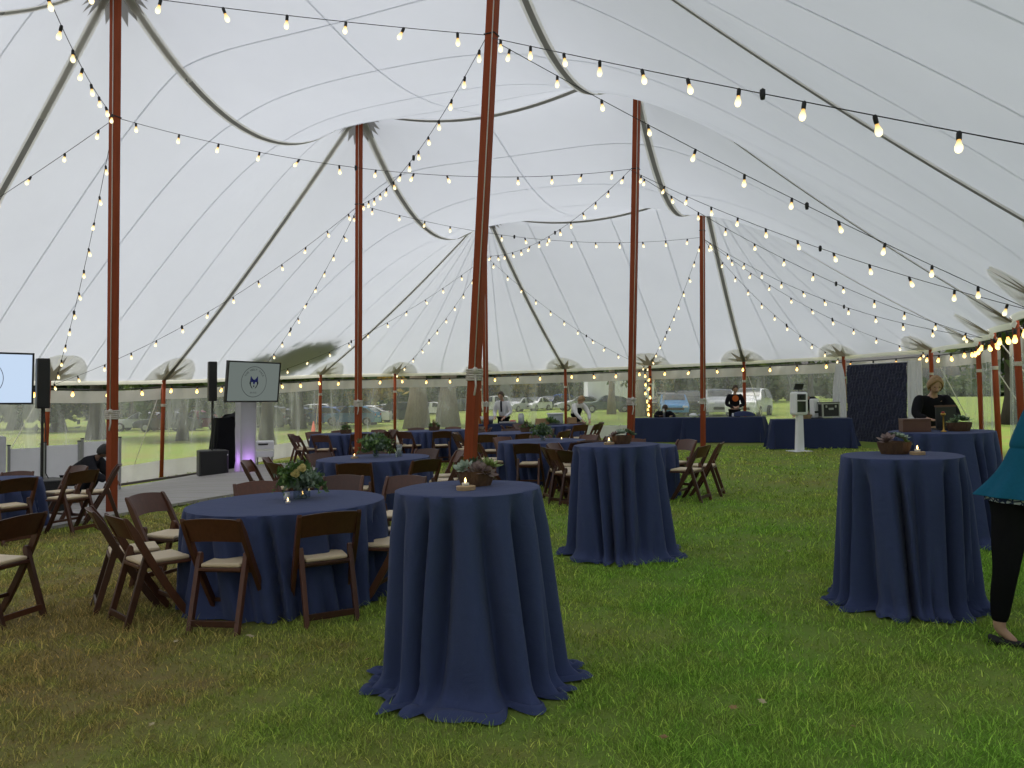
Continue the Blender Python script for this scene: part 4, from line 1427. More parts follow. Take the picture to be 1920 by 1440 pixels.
    ET = [('pelvis', 'waist'), ('waist', 'chest'), ('chest', 'collar')] + [e for s in 'LR' for e in (('chest', 'sh' + s), ('sh' + s, 'el' + s), ('el' + s, 'wr' + s))]
    skin_obj('shirt', JT, ET, tr, top_mat, o, 2, 'pelvis')
    if vest is not None:
        vr = {'pelvis': (.185, .14), 'waist': (.172, .132), 'chest': (.19, .142), 'collar': .072}
        skin_obj('vest', JT, [('pelvis', 'waist'), ('waist', 'chest'), ('chest', 'collar')], vr, vest, o, 2, 'pelvis')
    lr = {'pelvis': (.155, .115)}; EL = []
    JL = dict(J)
    for s in 'LR':
        for k in ('hip', 'knee', 'ank'): lr[k + s] = rad[k + s] + .016
        EL += [('pelvis', 'hip' + s), ('hip' + s, 'knee' + s), ('knee' + s, 'ank' + s)]
    skin_obj('trousers', JL, EL, lr, leg_mat, o, 2, 'pelvis')
    for s in 'LR':
        m = MB(); a = J['ank' + s]; t = J['toe' + s]
        dd = (t - a); dd.z = 0; ang = math.atan2(dd.y, dd.x)
        q = Matrix.Rotation(ang, 3, 'Z')
        rows = []
        for f, w_, hh in ((-.10, .03, .05), (-.06, .040, .07), (0.0, .042, .075), (.07, .047, .055), (.13, .042, .04), (.165, .018, .028)):
            rows.append([Vector((a.x, a.y, 0)) + q @ Vector((f, w_ * math.cos(b), max(.004, hh * .5 + hh * .55 * math.sin(b)))) for b in np.linspace(0, 2 * math.pi, 13)[:-1]])
        m.grid(rows, True); m.f.append(tuple(range(12))); m.f.append(tuple(reversed(range(len(m.v) - 12, len(m.v)))))
        m.build('shoe', M[shoe], o, True)
    # head details
    hb = bend + headbend
    Rm = Matrix.Rotation(bend, 3, 'X')
    if side: Rm = Matrix.Rotation(side, 3, 'Y') @ Rm
    Rm = Rm @ Matrix.Rotation(headbend, 3, 'X')
    hc = J['head'] + Rm @ Vector((0, 0, .02))
    m = MB()
    m.sphere(hc + Rm @ Vector((0, -.100, -.020)), (.012, .020, .022), 8, 6)
    for sx in (-1, 1): m.sphere(hc + Rm @ Vector((sx * .076, .005, -.015)), (.012, .02, .03), 8, 6)
    m.build('nose_and_ears', M[skin], o, True)
    m = MB()
    for sx in (-1, 1): m.sphere(hc + Rm @ Vector((sx * .031, -.083, .012)), (.013, .009, .007), 8, 5)
    m.sphere(hc + Rm @ Vector((0, -.090, -.062)), (.022, .008, .005), 8, 5)
    m.build('eyes_and_mouth', M['facial'], o, True)
    m = MB(); n = 20; rows = []
    rn = random.Random(len(label))
    for j in range(9):
        ph = lerp(0.02, 1.95 if hair == 'short' else 2.35, j / 8)
        row = []
        for k in range(n):
            a = 2 * math.pi * k / n
            front = max(0, -math.sin(a))
            p2 = ph * (1 - .66 * front ** .9)
            rr = 1.03 - .13 * front * (j / 8) + .03 * math.sin(5 * a + j) + (.10 if hair == 'long' and j > 4 else 0)
            if hair == 'curly': rr = 1.12 + .07 * math.sin(9 * a + 3 * j) + rn.uniform(-.03, .05)
            v = Vector((.083 * rr * math.sin(p2) * math.cos(a), .103 * rr * math.sin(p2) * math.sin(a), .124 * rr * math.cos(p2)))
            row.append(hc + Rm @ (v + Vector((0, .006, 0.002))))
        rows.append(row)
    m.grid(rows, True); m.f.append(tuple(range(n)))
    ho = m.build('hair', hair_mat, o, True)
    so = ho.modifiers.new('thick', 'SOLIDIFY'); so.thickness = .012
    return o, J
M['facial'] = pbr('facial_dark', (0.10, 0.04, 0.035), .5, .1, 30)

# ------------------------------------------------------------------ cars
CARG = pbr('car_glass', (0.02, 0.025, 0.03), .08, .1, 3)
TYRE = pbr('tyre_rubber', (0.02, 0.02, 0.02), .8, .1, 20)
RIM = pbr('alloy_rim', (0.4, 0.4, 0.42), .3, .1, 20, metal=.8)
LAMP = pbr('headlamp', (0.75, 0.75, 0.75), .15, .05, 10)
TAIL = pbr('tail_lamp', (0.35, 0.02, 0.02), .2, .05, 10)
PLATE = pbr('number_plate', (0.7, 0.7, 0.7), .5, .05, 10)
def smoothed(pts, n):
    """resample an outline with a Catmull-Rom curve"""
    out = []
    P = [Vector(p) for p in pts]; m_ = len(P)
    for i in range(m_ - 1):
        p0, p1, p2, p3 = P[max(i - 1, 0)], P[i], P[i + 1], P[min(i + 2, m_ - 1)]
        for k in range(n):
            t = k / n
            out.append(.5 * ((2 * p1) + (p2 - p0) * t + (2 * p0 - 5 * p1 + 4 * p2 - p3) * t * t + (3 * p1 - p0 - 3 * p2 + p3) * t ** 3))
    out.append(P[-1]); return out
SHAPES = {   # hood/roof outline (x forward, z up) from nose to tail, L, beltline, width
    'sedan': ([(2.25, .55), (2.2, .72), (1.9, .84), (1.0, .95), (.25, 1.40), (-.55, 1.45), (-1.25, 1.30), (-1.75, 1.06), (-2.2, 1.02), (-2.3, .62)], .93, 1.80),
    'suv': ([(2.2, .62), (2.15, .90), (1.85, 1.04), (1.05, 1.12), (.45, 1.60), (-.6, 1.70), (-1.6, 1.64), (-2.1, 1.18), (-2.2, 1.0), (-2.22, .65)], 1.10, 1.86),
    'hatch': ([(2.0, .55), (1.95, .78), (1.7, .90), (.95, 1.0), (.25, 1.46), (-.5, 1.50), (-1.3, 1.42), (-1.85, 1.08), (-1.95, .98), (-1.98, .6)], .98, 1.76)}
PAINT = {}
CARS = {}
def car(label, p, rz, shape, paint, group='cars parked in the field'):
    key = (shape, paint)
    if key in CARS:
        c = copy_tree(CARS[key]); c['label'] = label; c['group'] = group; place(c, p, rz, False); return c
    o = thing('parked_car', label, 'car', p, rz, group, False); CARS[key] = o
    if paint not in PAINT:
        col = {'silver': (.42, .43, .44), 'white': (.72, .72, .72), 'black': (.012, .012, .014), 'charcoal': (.06, .065, .07), 'blue': (.02, .08, .30), 'sky blue': (.07, .26, .50), 'maroon': (.20, .02, .05), 'navy': (.02, .03, .08), 'grey green': (.10, .13, .13), 'red': (.40, .03, .02)}[paint]
        PAINT[paint] = pbr('paint_' + paint.replace(' ', '_'), col, .25, .04, 3, spec=.6)
    prof, belt, wd = SHAPES[shape]
    up = smoothed(prof, 4)
    rows = []
    nside = 9
    for q in up:
        row = []
        x, z = q.x, q.y
        for j in range(nside):
            a = -1 + 2 * j / (nside - 1)
            if z > belt: hw = wd / 2 * (1 - .16 * (z - belt) / .6)
            else: hw = wd / 2
            taper = 1 - .10 * max(0, (abs(x) - 1.5)) ** 1.3
            row.append((x, a * hw * taper, z - .05 * abs(a) ** 3))
        rows.append(row)
    m = MB(); m.grid(rows)
    # flanks down to the sill
    for s in (0, nside - 1):
        edge = [r[s] for r in rows]
        low = [(x * .99, y * 1.0, .28) for x, y, z in edge]; midr = [(x, y * 1.03, min(z, .62)) for x, y, z in edge]
        g = [edge, midr, low]; m.grid(g if s else [r[::-1] for r in g])
    m.grid([[rows[0][j] for j in range(nside)], [(rows[0][j][0] * .98, rows[0][j][1], .28) for j in range(nside)]])
    m.grid([[(rows[-1][j][0] * .98, rows[-1][j][1], .28) for j in range(nside)], [rows[-1][j] for j in range(nside)]])
    autosmooth(m.build('body', PAINT[paint], o), 35)
    # glass
    def glass(name, poly):
        m = MB(); m.add(poly, [tuple(range(len(poly)))]); m.build(name, CARG, o)
    roofi = [q for q in up if q.y > belt + .12]
    xf, xr = roofi[0].x, roofi[-1].x
    for s in (-1, 1):
        top = [q for q in up if q.y > belt + .06]
        a = [(q.x * .93, s * (wd / 2 * (1 - .16 * (q.y - .07 - belt) / .6) + .012), q.y - .075) for q in top if q.x > -.12]
        b = [(q.x * .93, s * (wd / 2 * (1 - .16 * (q.y - .07 - belt) / .6) + .012), q.y - .075) for q in top if q.x < -.2]
        for nm, seg in (('front_side_window', a), ('rear_side_window', b)):
            if len(seg) > 2:
                bl = [(seg[0][0], s * (wd / 2 + .012), belt + .0), (seg[-1][0], s * (wd / 2 + .012), belt + .0)]
                poly = [bl[0]] + seg + [bl[1]]
                glass(nm, poly if s < 0 else poly[::-1])
    f0 = [q for q in up if q.x > 0 and q.y > belt + .05]
    if len(f0) > 2:
        a, b = f0[0], f0[-1]
        m = MB(); m.grid([[(q.x + .012, s * (wd / 2 - .16 - .10 * (q.y - belt)), q.y + .012) for q in f0] for s in (-1, 1)]); m.build('windscreen', CARG, o, True)
    r0 = [q for q in up if q.x < -.9 and belt + .03 < q.y < max(z for x, z in prof) - .05]
    if len(r0) > 1:
        m = MB(); m.grid([[(q.x - .012, s * (wd / 2 - .2), q.y + .012) for q in r0] for s in (1, -1)]); m.build('rear_window', CARG, o, True)
    for x in (1.35, -1.35):
        for s in (-1, 1):
            m = MB(); rot = Matrix.Rotation(math.pi / 2, 4, 'X')
            m.lathe([(.20, -.10), (.315, -.10), (.33, -.07), (.33, .07), (.315, .10), (.20, .10)], 20)
            m.v = [tuple((rot @ Vector(v)) + Vector((x, s * (wd / 2 - .06), .33))) for v in m.v]
            wo = m.build('wheel', TYRE, o, True)
            m = MB(); m.lathe([(.0001, -.085), (.06, -.10), (.19, -.09), (.205, -.06), (.205, .06), (.19, .09), (.06, .10), (.0001, .085)], 12)
            m.v = [tuple((rot @ Vector(v)) + Vector((x, s * (wd / 2 - .05), .33))) for v in m.v]
            m.build('rim', RIM, wo)
    zf = prof[1][1] - .08; xe = prof[1][0]
    for s in (-1, 1):
        m = MB(); m.box((xe - .05, s * (wd / 2 - .28), zf), (.22, .34, .12)); m.build('headlight', LAMP, o, bevel=.03)
        m = MB(); m.box((prof[-2][0] + .02, s * (wd / 2 - .24), prof[-2][1] - .12), (.12, .26, .16)); m.build('tail_light', TAIL, o, bevel=.02)
    m = MB(); m.box((prof[-1][0] - .03, 0, .72), (.02, .5, .13)); m.build('number_plate', PLATE, o)
    m = MB(); m.box((xe + .02, 0, .5), (.1, 1.1, .16)); m.build('grille', TYRE, o, bevel=.02)
    return o

# ------------------------------------------------------------------ linen banquet tables
def rect_cloth(L, D, h, seed, famp=.05, flare=.06):
    r = random.Random(seed); ph = [r.uniform(0, 6.28) for _ in range(5)]
    rc = .03; per = []
    def arc(cx, cy, a0):
        for i in range(5):
            a = a0 + math.pi / 2 * i / 4; per.append((cx + rc * math.cos(a), cy + rc * math.sin(a), math.cos(a), math.sin(a), 1.0))
    def edge(x0, y0, x1, y1, nx, ny, n):
        for i in range(1, n): per.append((lerp(x0, x1, i / n), lerp(y0, y1, i / n), nx, ny, 0.0))
    hx, hy = L / 2 - rc, D / 2 - rc
    arc(hx, hy, 0); edge(hx, hy + rc, -hx, hy + rc, 0, 1, 60)
    arc(-hx, hy, math.pi / 2); edge(-hx - rc, hy, -hx - rc, -hy, -1, 0, 24)
    arc(-hx, -hy, math.pi); edge(-hx, -hy - rc, hx, -hy - rc, 0, -1, 60)
    arc(hx, -hy, 1.5 * math.pi); edge(hx + rc, -hy, hx + rc, hy, 1, 0, 24)
    mb = MB(); rows = []
    rows.append([(x, y, h) for x, y, _, _, _ in per])
    s_ = []; d = 0; last = per[0]
    for p in per:
        d += math.hypot(p[0] - last[0], p[1] - last[1]); s_.append(d); last = p
    for j in range(1, 15):
        s = j / 14; row = []
        for (x, y, nx, ny, c), q in zip(per, s_):
            f = max(0, math.sin(q * 5.2 + ph[0] + .8 * math.sin(q * 1.7 + ph[1]))) ** 2 + .5 * math.sin(q * 11 + ph[2])
            o_ = .006 + flare * s * (.6 + .5 * math.sin(q * .8 + ph[3])) + famp * s * f + c * .10 * s
            row.append((x + nx * o_, y + ny * o_, max(.012, h * (1 - s))))
        rows.append(row)
    mb.grid(rows, True); mb.f.append(tuple(range(len(per))))
    return mb
def banquet(label, p, rz, L, D, h, seed, famp=.05, flare=.06):
    o = thing('banquet_table', label, 'table', p, rz, 'linen covered long tables')
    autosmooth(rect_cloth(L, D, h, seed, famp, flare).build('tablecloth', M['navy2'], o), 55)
    m = MB(); m.box((0, 0, h - .022), (L - .05, D - .05, .03)); m.build('tabletop', M['tabletop'], o)
    for sx in (-1, 1):
        m = MB(); m.tube([(sx * (L / 2 - .25), -D * .35, .01), (sx * (L / 2 - .25), -D * .35, h - .04)], .015, 8); m.tube([(sx * (L / 2 - .25), D * .35, .01), (sx * (L / 2 - .25), D * .35, h - .04)], .015, 8); m.build('leg_frame', M['steel'], o)
    return o

# ------------------------------------------------------------------ screens and sound
SCREEN_A = emit('screen_angle_bright', (0.30, 0.37, 0.47), 1.0)  # brighter look at a frontal viewing angle put into the emission colour
SCREEN_B = emit('screen_angle_dim', (0.075, 0.088, 0.082), 1.0)  # dimming at an oblique viewing angle put into the emission colour
INK = pbr('screen_ink', (0.015, 0.02, 0.03), .6, .05, 10)
INKB = pbr('screen_ink_blue', (0.012, 0.02, 0.20), .6, .05, 10)
def text_mesh(name, body, size, mat, parent, loc, rot):
    cu = bpy.data.curves.new(name, 'FONT'); cu.body = body; cu.size = size; cu.align_x = 'CENTER'; cu.align_y = 'CENTER'
    t = bpy.data.objects.new(name + '_tmp', cu); COL.objects.link(t)
    me = bpy.data.meshes.new_from_object(t.evaluated_get(bpy.context.evaluated_depsgraph_get()))
    bpy.data.objects.remove(t); bpy.data.curves.remove(cu)
    me.materials.clear(); me.materials.append(mat)
    o = bpy.data.objects.new(name, me); COL.objects.link(o); o.parent = parent; o.location = loc; o.rotation_euler = rot
    return o
def tv(label, p, z, rz, pitch, screen, roll=0.0, Wd=1.67, H=.95):
    """face looks to local -Y"""
    o = thing('flat_screen_display', label, 'screen', (p.x, p.y, z), 0, None, False)
    o.rotation_mode = 'QUATERNION'
    o.rotation_quaternion = Quaternion((0, 0, 1), rz) @ Quaternion((1, 0, 0), pitch) @ Quaternion((0, 1, 0), roll)
    m = MB(); m.box((0, .035, 0), (Wd, .06, H)); m.build('housing', M['black'], o, bevel=.008)
    m = MB(); t = .032
    m.box((0, -.004, H / 2 - t / 2), (Wd, .022, t)); m.box((0, -.004, -H / 2 + t / 2), (Wd, .022, t)); m.box((-Wd / 2 + t / 2, -.004, 0), (t, .022, H - 2 * t)); m.box((Wd / 2 - t / 2, -.004, 0), (t, .022, H - 2 * t))
    m.build('bezel', M['black'], o)
    m = MB(); m.add([(-Wd / 2 + t, 0, -H / 2 + t), (Wd / 2 - t, 0, -H / 2 + t), (Wd / 2 - t, 0, H / 2 - t), (-Wd / 2 + t, 0, H / 2 - t)], [(0, 1, 2, 3)]); sc = m.build('screen_panel', screen, o)
    R_ = .36
    # emblem: ring, arched words, wolf head, date
    m = MB(); m.grid([[(q * math.cos(a), -.003, q * math.sin(a)) for a in np.linspace(0, 2 * math.pi, 65)] for q in (R_, R_ - .010)]); m.build('emblem_ring', INK, sc)
    wd = 'THE WOLF PACK'; n = len(wd)
    for i, ch in enumerate(wd):
        if ch == ' ': continue
        a = math.radians(lerp(150, 30, i / (n - 1)))
        text_mesh('letter', ch, .068, INK, sc, (.285 * math.cos(a), -.004, .285 * math.sin(a)), (math.pi / 2, -(a - math.pi / 2), 0))
    text_mesh('date_line', '09.16.22', .052, INK, sc, (0, -.004, -.255), (math.pi / 2, 0, 0))
    def poly(name, pts, mat, y):
        m = MB(); m.add([(x, y, z) for x, z in pts], [tuple(range(len(pts)))]); m.build(name, mat, sc)
    k = .135
    for s in (-1, 1):
        poly('wolf_ear', [(s * .25 * k, .45 * k), (s * .75 * k, 1.05 * k), (s * .82 * k, .35 * k)], INKB, -.005)
        poly('wolf_cheek', [(s * .82 * k, .38 * k), (s * .95 * k, -.25 * k), (s * .55 * k, -1.0 * k), (s * .18 * k, -1.2 * k), (s * .62 * k, -.55 * k), (s * .62 * k, -.1 * k)], INK, -.005)
    poly('wolf_brow', [(-.8 * k, .4 * k), (-.25 * k, .48 * k), (0, .36 * k), (.25 * k, .48 * k), (.8 * k, .4 * k), (.62 * k, -.08 * k), (.25 * k, -.02 * k), (.12 * k, -.42 * k), (-.12 * k, -.42 * k), (-.25 * k, -.02 * k), (-.62 * k, -.08 * k)], INKB, -.0055)
    poly('wolf_nose', [(-.14 * k, -.62 * k), (.14 * k, -.62 * k), (.08 * k, -.86 * k), (0, -.95 * k), (-.08 * k, -.86 * k)], INK, -.005)
    return o
def column_speaker(label, p, rz, z0, zt, sub_w=.62, sub_h=.62, sub_d=.62):
    o = thing('column_loudspeaker', label, 'loudspeaker', p, rz, 'column loudspeakers', False)
    m = MB(); a = sub_w / 2; b = sub_d
    poly = [(-a, 0), (-a * .9, -.04), (a * .9, -.04), (a, 0), (a, b * .6), (a * .65, b), (-a * .65, b), (-a, b * .6)]
    n = len(poly); m.add([(x, y - .3, .03) for x, y in poly] + [(x, y - .3, sub_h) for x, y in poly], [tuple(reversed(range(n))), tuple(range(n, 2 * n))] + [(i, (i + 1) % n, (i + 1) % n + n, i + n) for i in range(n)])
    sb = m.build('subwoofer', M['black'], o, bevel=.015)
    for s in (-1, 1):
        for yy in (-.2, .1):
            m = MB(); m.lathe([(.03, 0), (.03, .031)], 10, (s * (a - .1), yy, 0)); m.build('foot', M['cable'], sb)
    m = MB(); m.box((0, -.342, sub_h * .52), (sub_w * .8, .006, sub_h * .8)); m.build('grille', M['cable'], sb)
    m = MB(); m.box((a * .9, -.33, sub_h - .1), (.02, .02, .03)); m.build('badge', M['white'], sb)
    for dz in (-.05, .05):
        m = MB(); m.box((-a * .35, -.346, sub_h * .58 + dz), (.09, .012, .04)); m.build('handle', M['cable'], sb)
    m = MB(); m.tube([(0, 0, sub_h - .01), (0, 0, z0 + .05)], .022, 10); m.build('pole', M['black'], o)
    m = MB(); m.box((0, 0, (z0 + zt) / 2), (.19, .22, zt - z0)); m.build('column', M['black'], o, bevel=.02)
    m = MB(); m.box((0, -.113, (z0 + zt) / 2), (.15, .006, (zt - z0) * .94)); m.build('column_grille', M['cable'], o)
    m = MB(); m.tube([(.03, .02, z0), (.06, .06, z0 * .7), (.05, -.02, sub_h + .1), (.10, .05, sub_h + .01)], .008, 6); m.build('lead', M['cable'], o, True)
    return o

def ray_line(px, A, B):
    d = ray(px, 743); a = Vector((A.x, A.y)); e = Vector((B.x - A.x, B.y - A.y))
    # a + t e = s d
    det = e.x * (-d.y) - e.y * (-d.x)
    t = (-a.x * (-d.y) - (-a.y) * (-d.x)) / det
    q = a + e * t
    return Vector((q.x, q.y, gnd(q.x, q.y)))

# ================================================================== BUILD
ground()
dance_floor()
tent = build_tent()
build_strings()

# guy ropes outside the walls
for i in range(0, 17):
    p = W(*EAVES[i]); c = W(0.5 * (ROWS[0] + ROWS[3]), 0); o_ = p - c; o_.z = 0; o_.normalize()
    q = p + o_ * 2.2; q.z = gnd(q.x, q.y) - .02; p.z = eave_z(p)
    m = MB(); m.tube([p, q], .012, 6); m.build('guy_rope', M['rope'], tent, True)
    m = MB(); m.tube([q - Vector((0, 0, .2)), q + o_ * .05 + Vector((0, 0, .25))], .02, 8); m.build('stake', M['steel'], tent)

# ---- round tables
TB = {}
def rt_px(key, px, py, label, seed, rt=.79):
    p = at(px, py, .765); TB[key] = p
    round_table(label, p, seed, rt); return p
rt_px('T1', 543, 940, 'round table in navy linen topped by the yellow-rose bouquet', 21)
rt_px('T0', -48, 903, 'round table in navy linen at the near edge of the dance floor', 22)
rt_px('T2', 703, 858, 'round table in navy linen with green bouquet, white candle jar and glass shaker', 23)
rt_px('T3', 1018, 826, 'round table in navy linen with a small bunch of dark greenery', 24)
rt_px('T4', 1173, 836, 'round table in navy linen half hidden behind the flared cocktail table', 25)
rt_px('T5', 818, 807, 'round table in navy linen with twig bowl, in front of the thick tree trunks', 26)
rt_px('T6', 645, 813, 'round table in navy linen with twig bowl, nearest the emblem screen', 27)
rt_px('T7', 958, 811, 'round table in navy linen with twig bowl, before the buffet', 28)
rt_px('T8', 1040, 797, 'round table in navy linen where the woman in a black vest is working', 29)

def lab_ch(t): return 'brown folding chair with ivory pad at the %s' % t
def ring(key, text, specs, own=()):
    for i, sp in enumerate(specs):
        lb = own[i] if i < len(own) and own[i] else lab_ch(text)
        chairs_round(TB[key], .79, [sp], lb, 'folding chairs at the ' + text)
ring('T1', 'round table with yellow roses', [(258, .86, 2), (303, .84, -6), (216, 1.05, 8), (190, 1.24, 20), (158, 1.30, 4), (116, 1.30, 6), (88, 1.55, -4), (62, 1.50, 10), (20, 1.06, 4), (345, .98, 0)],
     ['brown folding chair tucked in at the yellow-rose table, dark back to the lawn', 'reddish folding chair tucked in at the yellow-rose table beside the puddled tall cloth', 'brown folding chair angled at the yellow-rose table, seen from its side', 'outermost brown folding chair of the yellow-rose table, seen edge on', 'brown folding chair facing us between the yellow-rose table and dance floor', 'brown folding chair with only its back showing behind the yellow-rose table', 'brown folding chair pulled out behind the yellow roses', 'brown folding chair pulled out between the yellow-rose table and the candle-jar table', 'brown folding chair half hidden by the puddled tall cloth, farther seat', 'brown folding chair half hidden by the puddled tall cloth, nearer seat'])
ring('T0', 'round table beside the dance floor', [(322, 1.22, 4), (352, 1.42, -14), (18, 1.50, 10), (60, 1.2, 0), (100, 1.1, 0), (285, 1.1, 4)],
     ['dark folding chair backing onto the worn lawn at the dance floor table', 'brown folding chair turned sideways before the crouching person', 'brown folding chair beside the wooden pole of the dance floor'])
chair_at(-3.86, 5.95, math.radians(165), 'dark brown wooden folding chair with ivory seat pad standing alone at the picture edge', 'single chair')
ring('T2', 'table with the white candle jar', [(268, 1.02, 4), (312, 1.08, -4), (345, 1.1, 10), (20, 1.05, 0), (60, 1.05, 0), (100, 1.0, 6), (140, 1.05, -6), (172, 1.35, 16), (190, 1.5, -8), (215, 1.2, 6)])
for key, text, rot in (('T3', 'round table with dark greenery', 10), ('T5', 'round table before the thick trunks', 0), ('T6', 'round table nearest the emblem screen', 22), ('T7', 'round table before the buffet', 5), ('T8', 'round table of the woman in a vest', 15)):
    ring(key, text, [(rot + i * 40 + RND.uniform(-7, 7), RND.uniform(.98, 1.2), RND.uniform(-9, 9)) for i in range(9)])
ring('T4', 'round table behind the flared tall table', [(318, 1.12, 6), (352, 1.22, -14), (30, 1.05, 0), (75, 1.05, 4), (110, 1.0, 0), (150, 1.0, 0), (192, 1.02, 4), (215, 1.12, 10), (232, 1.28, -6), (272, 1.0, 0)],
     ['brown folding chair on open grass right beside the flared tall table', 'brown folding chair seen edge on below the pole of the long tables'])

# ---- cocktail tables and what stands on them
CA = at(887, 914, 1.075); cocktail('tall round table in navy linen puddling on the grass, bark bowl of pale succulents', CA, 305, .405, 1.075, 14, .085, .23, .11, rz=.6)
CB = at(1161, 833, 1.075); cocktail('tall round table in navy linen flared at the hem, bark bowl with trailing green succulent', CB, 42, .42, 1.075, 14, .115, .21, .09)
CC = at(1697, 853, 1.075); cocktail('tall round table in navy linen with deep folds, mauve rosette in a bark bowl', CC, 77, .405, 1.075, 15, .07, .24, .05)
CD = at(1770, 808, 1.10); cocktail('tall round table in navy linen carrying a brown box and a brass candlestick', CD, 58, .49, 1.10, 17, .05, .22, .04)
def on(p, dx, dy, h): return (p.x + dx, p.y + dy, gnd(p.x, p.y) + h + .028 * dx + .0015)
planter('oval bark bowl with pale green, mauve and lime succulents', on(CA, .01, .10, 1.075), 3, .106, .085, PLAN_A)
tealight('lit tealight on a wood slice before the oval bark bowl', on(CA, -.035, -.115, 1.075))
planter('round bark bowl with trailing deep green succulent', on(CB, .03, .05, 1.075), 4, .100, .082, PLAN_B)
tealight('lit tealight on a dark wood slice beside the trailing succulent', on(CB, -.10, .0, 1.075))
planter('two-lobed bark bowl with a large mauve rosette', on(CC, -.02, .12, 1.075), 5, .115, .088, PLAN_C)
tealight('lit tealight on a thin wood slice beside the mauve rosette', on(CC, .08, -.02, 1.075))
planter('bark bowl with a spiky green succulent beside the brass candlestick', on(CD, .10, -.10, 1.10), 6, .118, .088, PLAN_D)
BX = thing('wooden_box', 'plain reddish brown card box on the tall round table', 'box', on(CD, -.30, .0, 1.10), -.25)
m = MB(); m.box((0, 0, .06), (.26, .2, .12)); m.build('box_body', pbr('brown_box', (.12, .055, .035), .6, .15, 12), BX, bevel=.004)
m = MB(); m.box((0, 0, .127), (.266, .206, .012)); m.build('lid', MATS['brown_box'], BX, bevel=.003)
CS = thing('candlestick', 'slim brass candlestick beside the brown box', 'candlestick', on(CD, -.09, -.16, 1.10))
m = MB(); m.lathe([(.03, 0), (.03, .006), (.010, .016), (.007, .03), (.007, .15), (.012, .16), (.022, .17), (.024, .185), (.018, .186), (.0001, .172)], 20); m.build('stem', pbr('brass', (.55, .33, .08), .3, .1, 10, metal=.9), CS, True)
m = MB(); m.lathe([(.012, .186), (.018, .20), (.0001, .205)], 12); m.build('candle', pbr('red_wax', (.4, .05, .04), .5, .1, 10), CS, True)
FR = thing('display_board', 'dark board with a brown top rail standing behind the spiky succulent', 'board', on(CD, .10, .14, 1.10), .1)
m = MB(); m.box((0, 0, .13), (.22, .018, .22)); m.build('panel', M['black'], FR)
m = MB(); m.box((0, 0, .25), (.23, .026, .018)); m.build('top_rail', MATS['brown_box'], FR)
m = MB(); m.box((0, .03, .01), (.2, .12, .02)); m.build('stand', M['black'], FR)

# ---- centrepieces of the round tables
def onT(key, dx, dy): p = TB[key]; return on(p, dx, dy, .765)
bouquet('loose green bouquet with two cream-yellow roses in a square glass vase', onT('T1', .06, .16), 5, .19, 2)
tealight('lit tealight in shallow holder before the yellow-rose bouquet', onT('T1', .02, -.12), False)
JR = thing('mint_tin', 'small pale cup beside the square glass vase', 'cup', onT('T1', -.05, .10))
m = MB(); m.lathe([(.026, 0), (.024, .06), (.022, .06), (.022, .01), (.0001, .01)], 18); m.build('cup_body', M['white'], JR, True)
bouquet('rounded green bouquet in a glass vase beside the white candle jar', onT('T2', .0, .10), 8, .22, 0, 'round')
JW = thing('candle_jar', 'tall white candle in a clear glass jar', 'candle', onT('T2', .33, .10))
m = MB(); m.lathe([(.045, 0), (.045, .17), (.042, .17), (.042, .006), (.0001, .006)], 20); m.build('jar', M['glass'], JW, True)
m = MB(); m.lathe([(.03, .007), (.03, .12), (.0001, .12)], 16); m.build('candle', M['wax'], JW, True)
shaker(onT('T2', .32, -.12), 'glass shaker with steel lid near the white candle jar')
tealight('lit tealight on a round slice at the foot of the wooden pole view', onT('T2', -.28, -.05))
bouquet('small bunch of dark greenery in a glass tumbler', onT('T3', .0, .0), 9, .19, 0, 'round')
tealight('tealight in shallow holder near the dark greenery', onT('T3', .34, .05), False)
shaker(onT('T3', .02, -.22), 'glass shaker with steel lid before the dark greenery')
rustic_box('bark bowl of twigs on the table before the thick trunks', onT('T5', -.05, 0), 1)
rustic_box('bark bowl of twigs on the table nearest the emblem screen', onT('T6', .05, 0), 2)
rustic_box('bark bowl of twigs on the table before the buffet', onT('T7', .35, .1), 3)

# ---- screens, loudspeakers and stage things on the left
P2 = at(460, 886)
pl = thing('display_pillar', 'white cloth-covered pillar glowing purple at its foot, under the emblem screen', 'pillar', P2, math.radians(40), None, False)
m = MB()
rows = []
for j in range(15):
    z = j / 14 * 1.72; rr = .19 * (1 - .05 * math.sin(math.pi * j / 14))
    if j in (2, 9): rr *= .965
    rows.append([(rr * sx * 1.0 + .006 * math.sin(7 * j + sx), rr * sy, z + .03) for sx, sy in ((-1, -1), (-.5, -1.03), (0, -1), (.5, -1.03), (1, -1), (1.03, 0), (1, 1), (0, 1), (-1, 1), (-1.03, 0))])
m.grid(rows, True); autosmooth(m.build('cover', M['spandex'], pl), 35)
m = MB()
for sx in (-1, 1):
    for sy in (-1, 1): m.tube([(sx * .13, sy * .13, .02), (sx * .13, sy * .13, 1.75)], .02, 8)
m.build('truss', M['steel'], pl)
m = MB(); m.box((0, 0, .012), (.42, .42, .024)); m.build('base_plate', M['steel'], pl)
ul = bpy.data.lights.new('uplight', 'POINT'); ul.energy = 2.2; ul.color = (.62, .28, 1.0); ul.shadow_soft_size = .06
uo = bpy.data.objects.new('uplight', ul); COL.objects.link(uo); uo.parent = pl; uo.location = (0, 0, .30)
q = onray(476, P2.y - .32)
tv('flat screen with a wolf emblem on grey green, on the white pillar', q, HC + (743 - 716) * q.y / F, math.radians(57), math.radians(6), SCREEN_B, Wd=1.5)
Q1 = onray(-38, 14.1)
tv('bright pale blue flat screen cut by the picture edge, wolf emblem ring', Q1, HC + (743 - 709) * 14.1 / F, math.radians(40), math.radians(5), SCREEN_A)
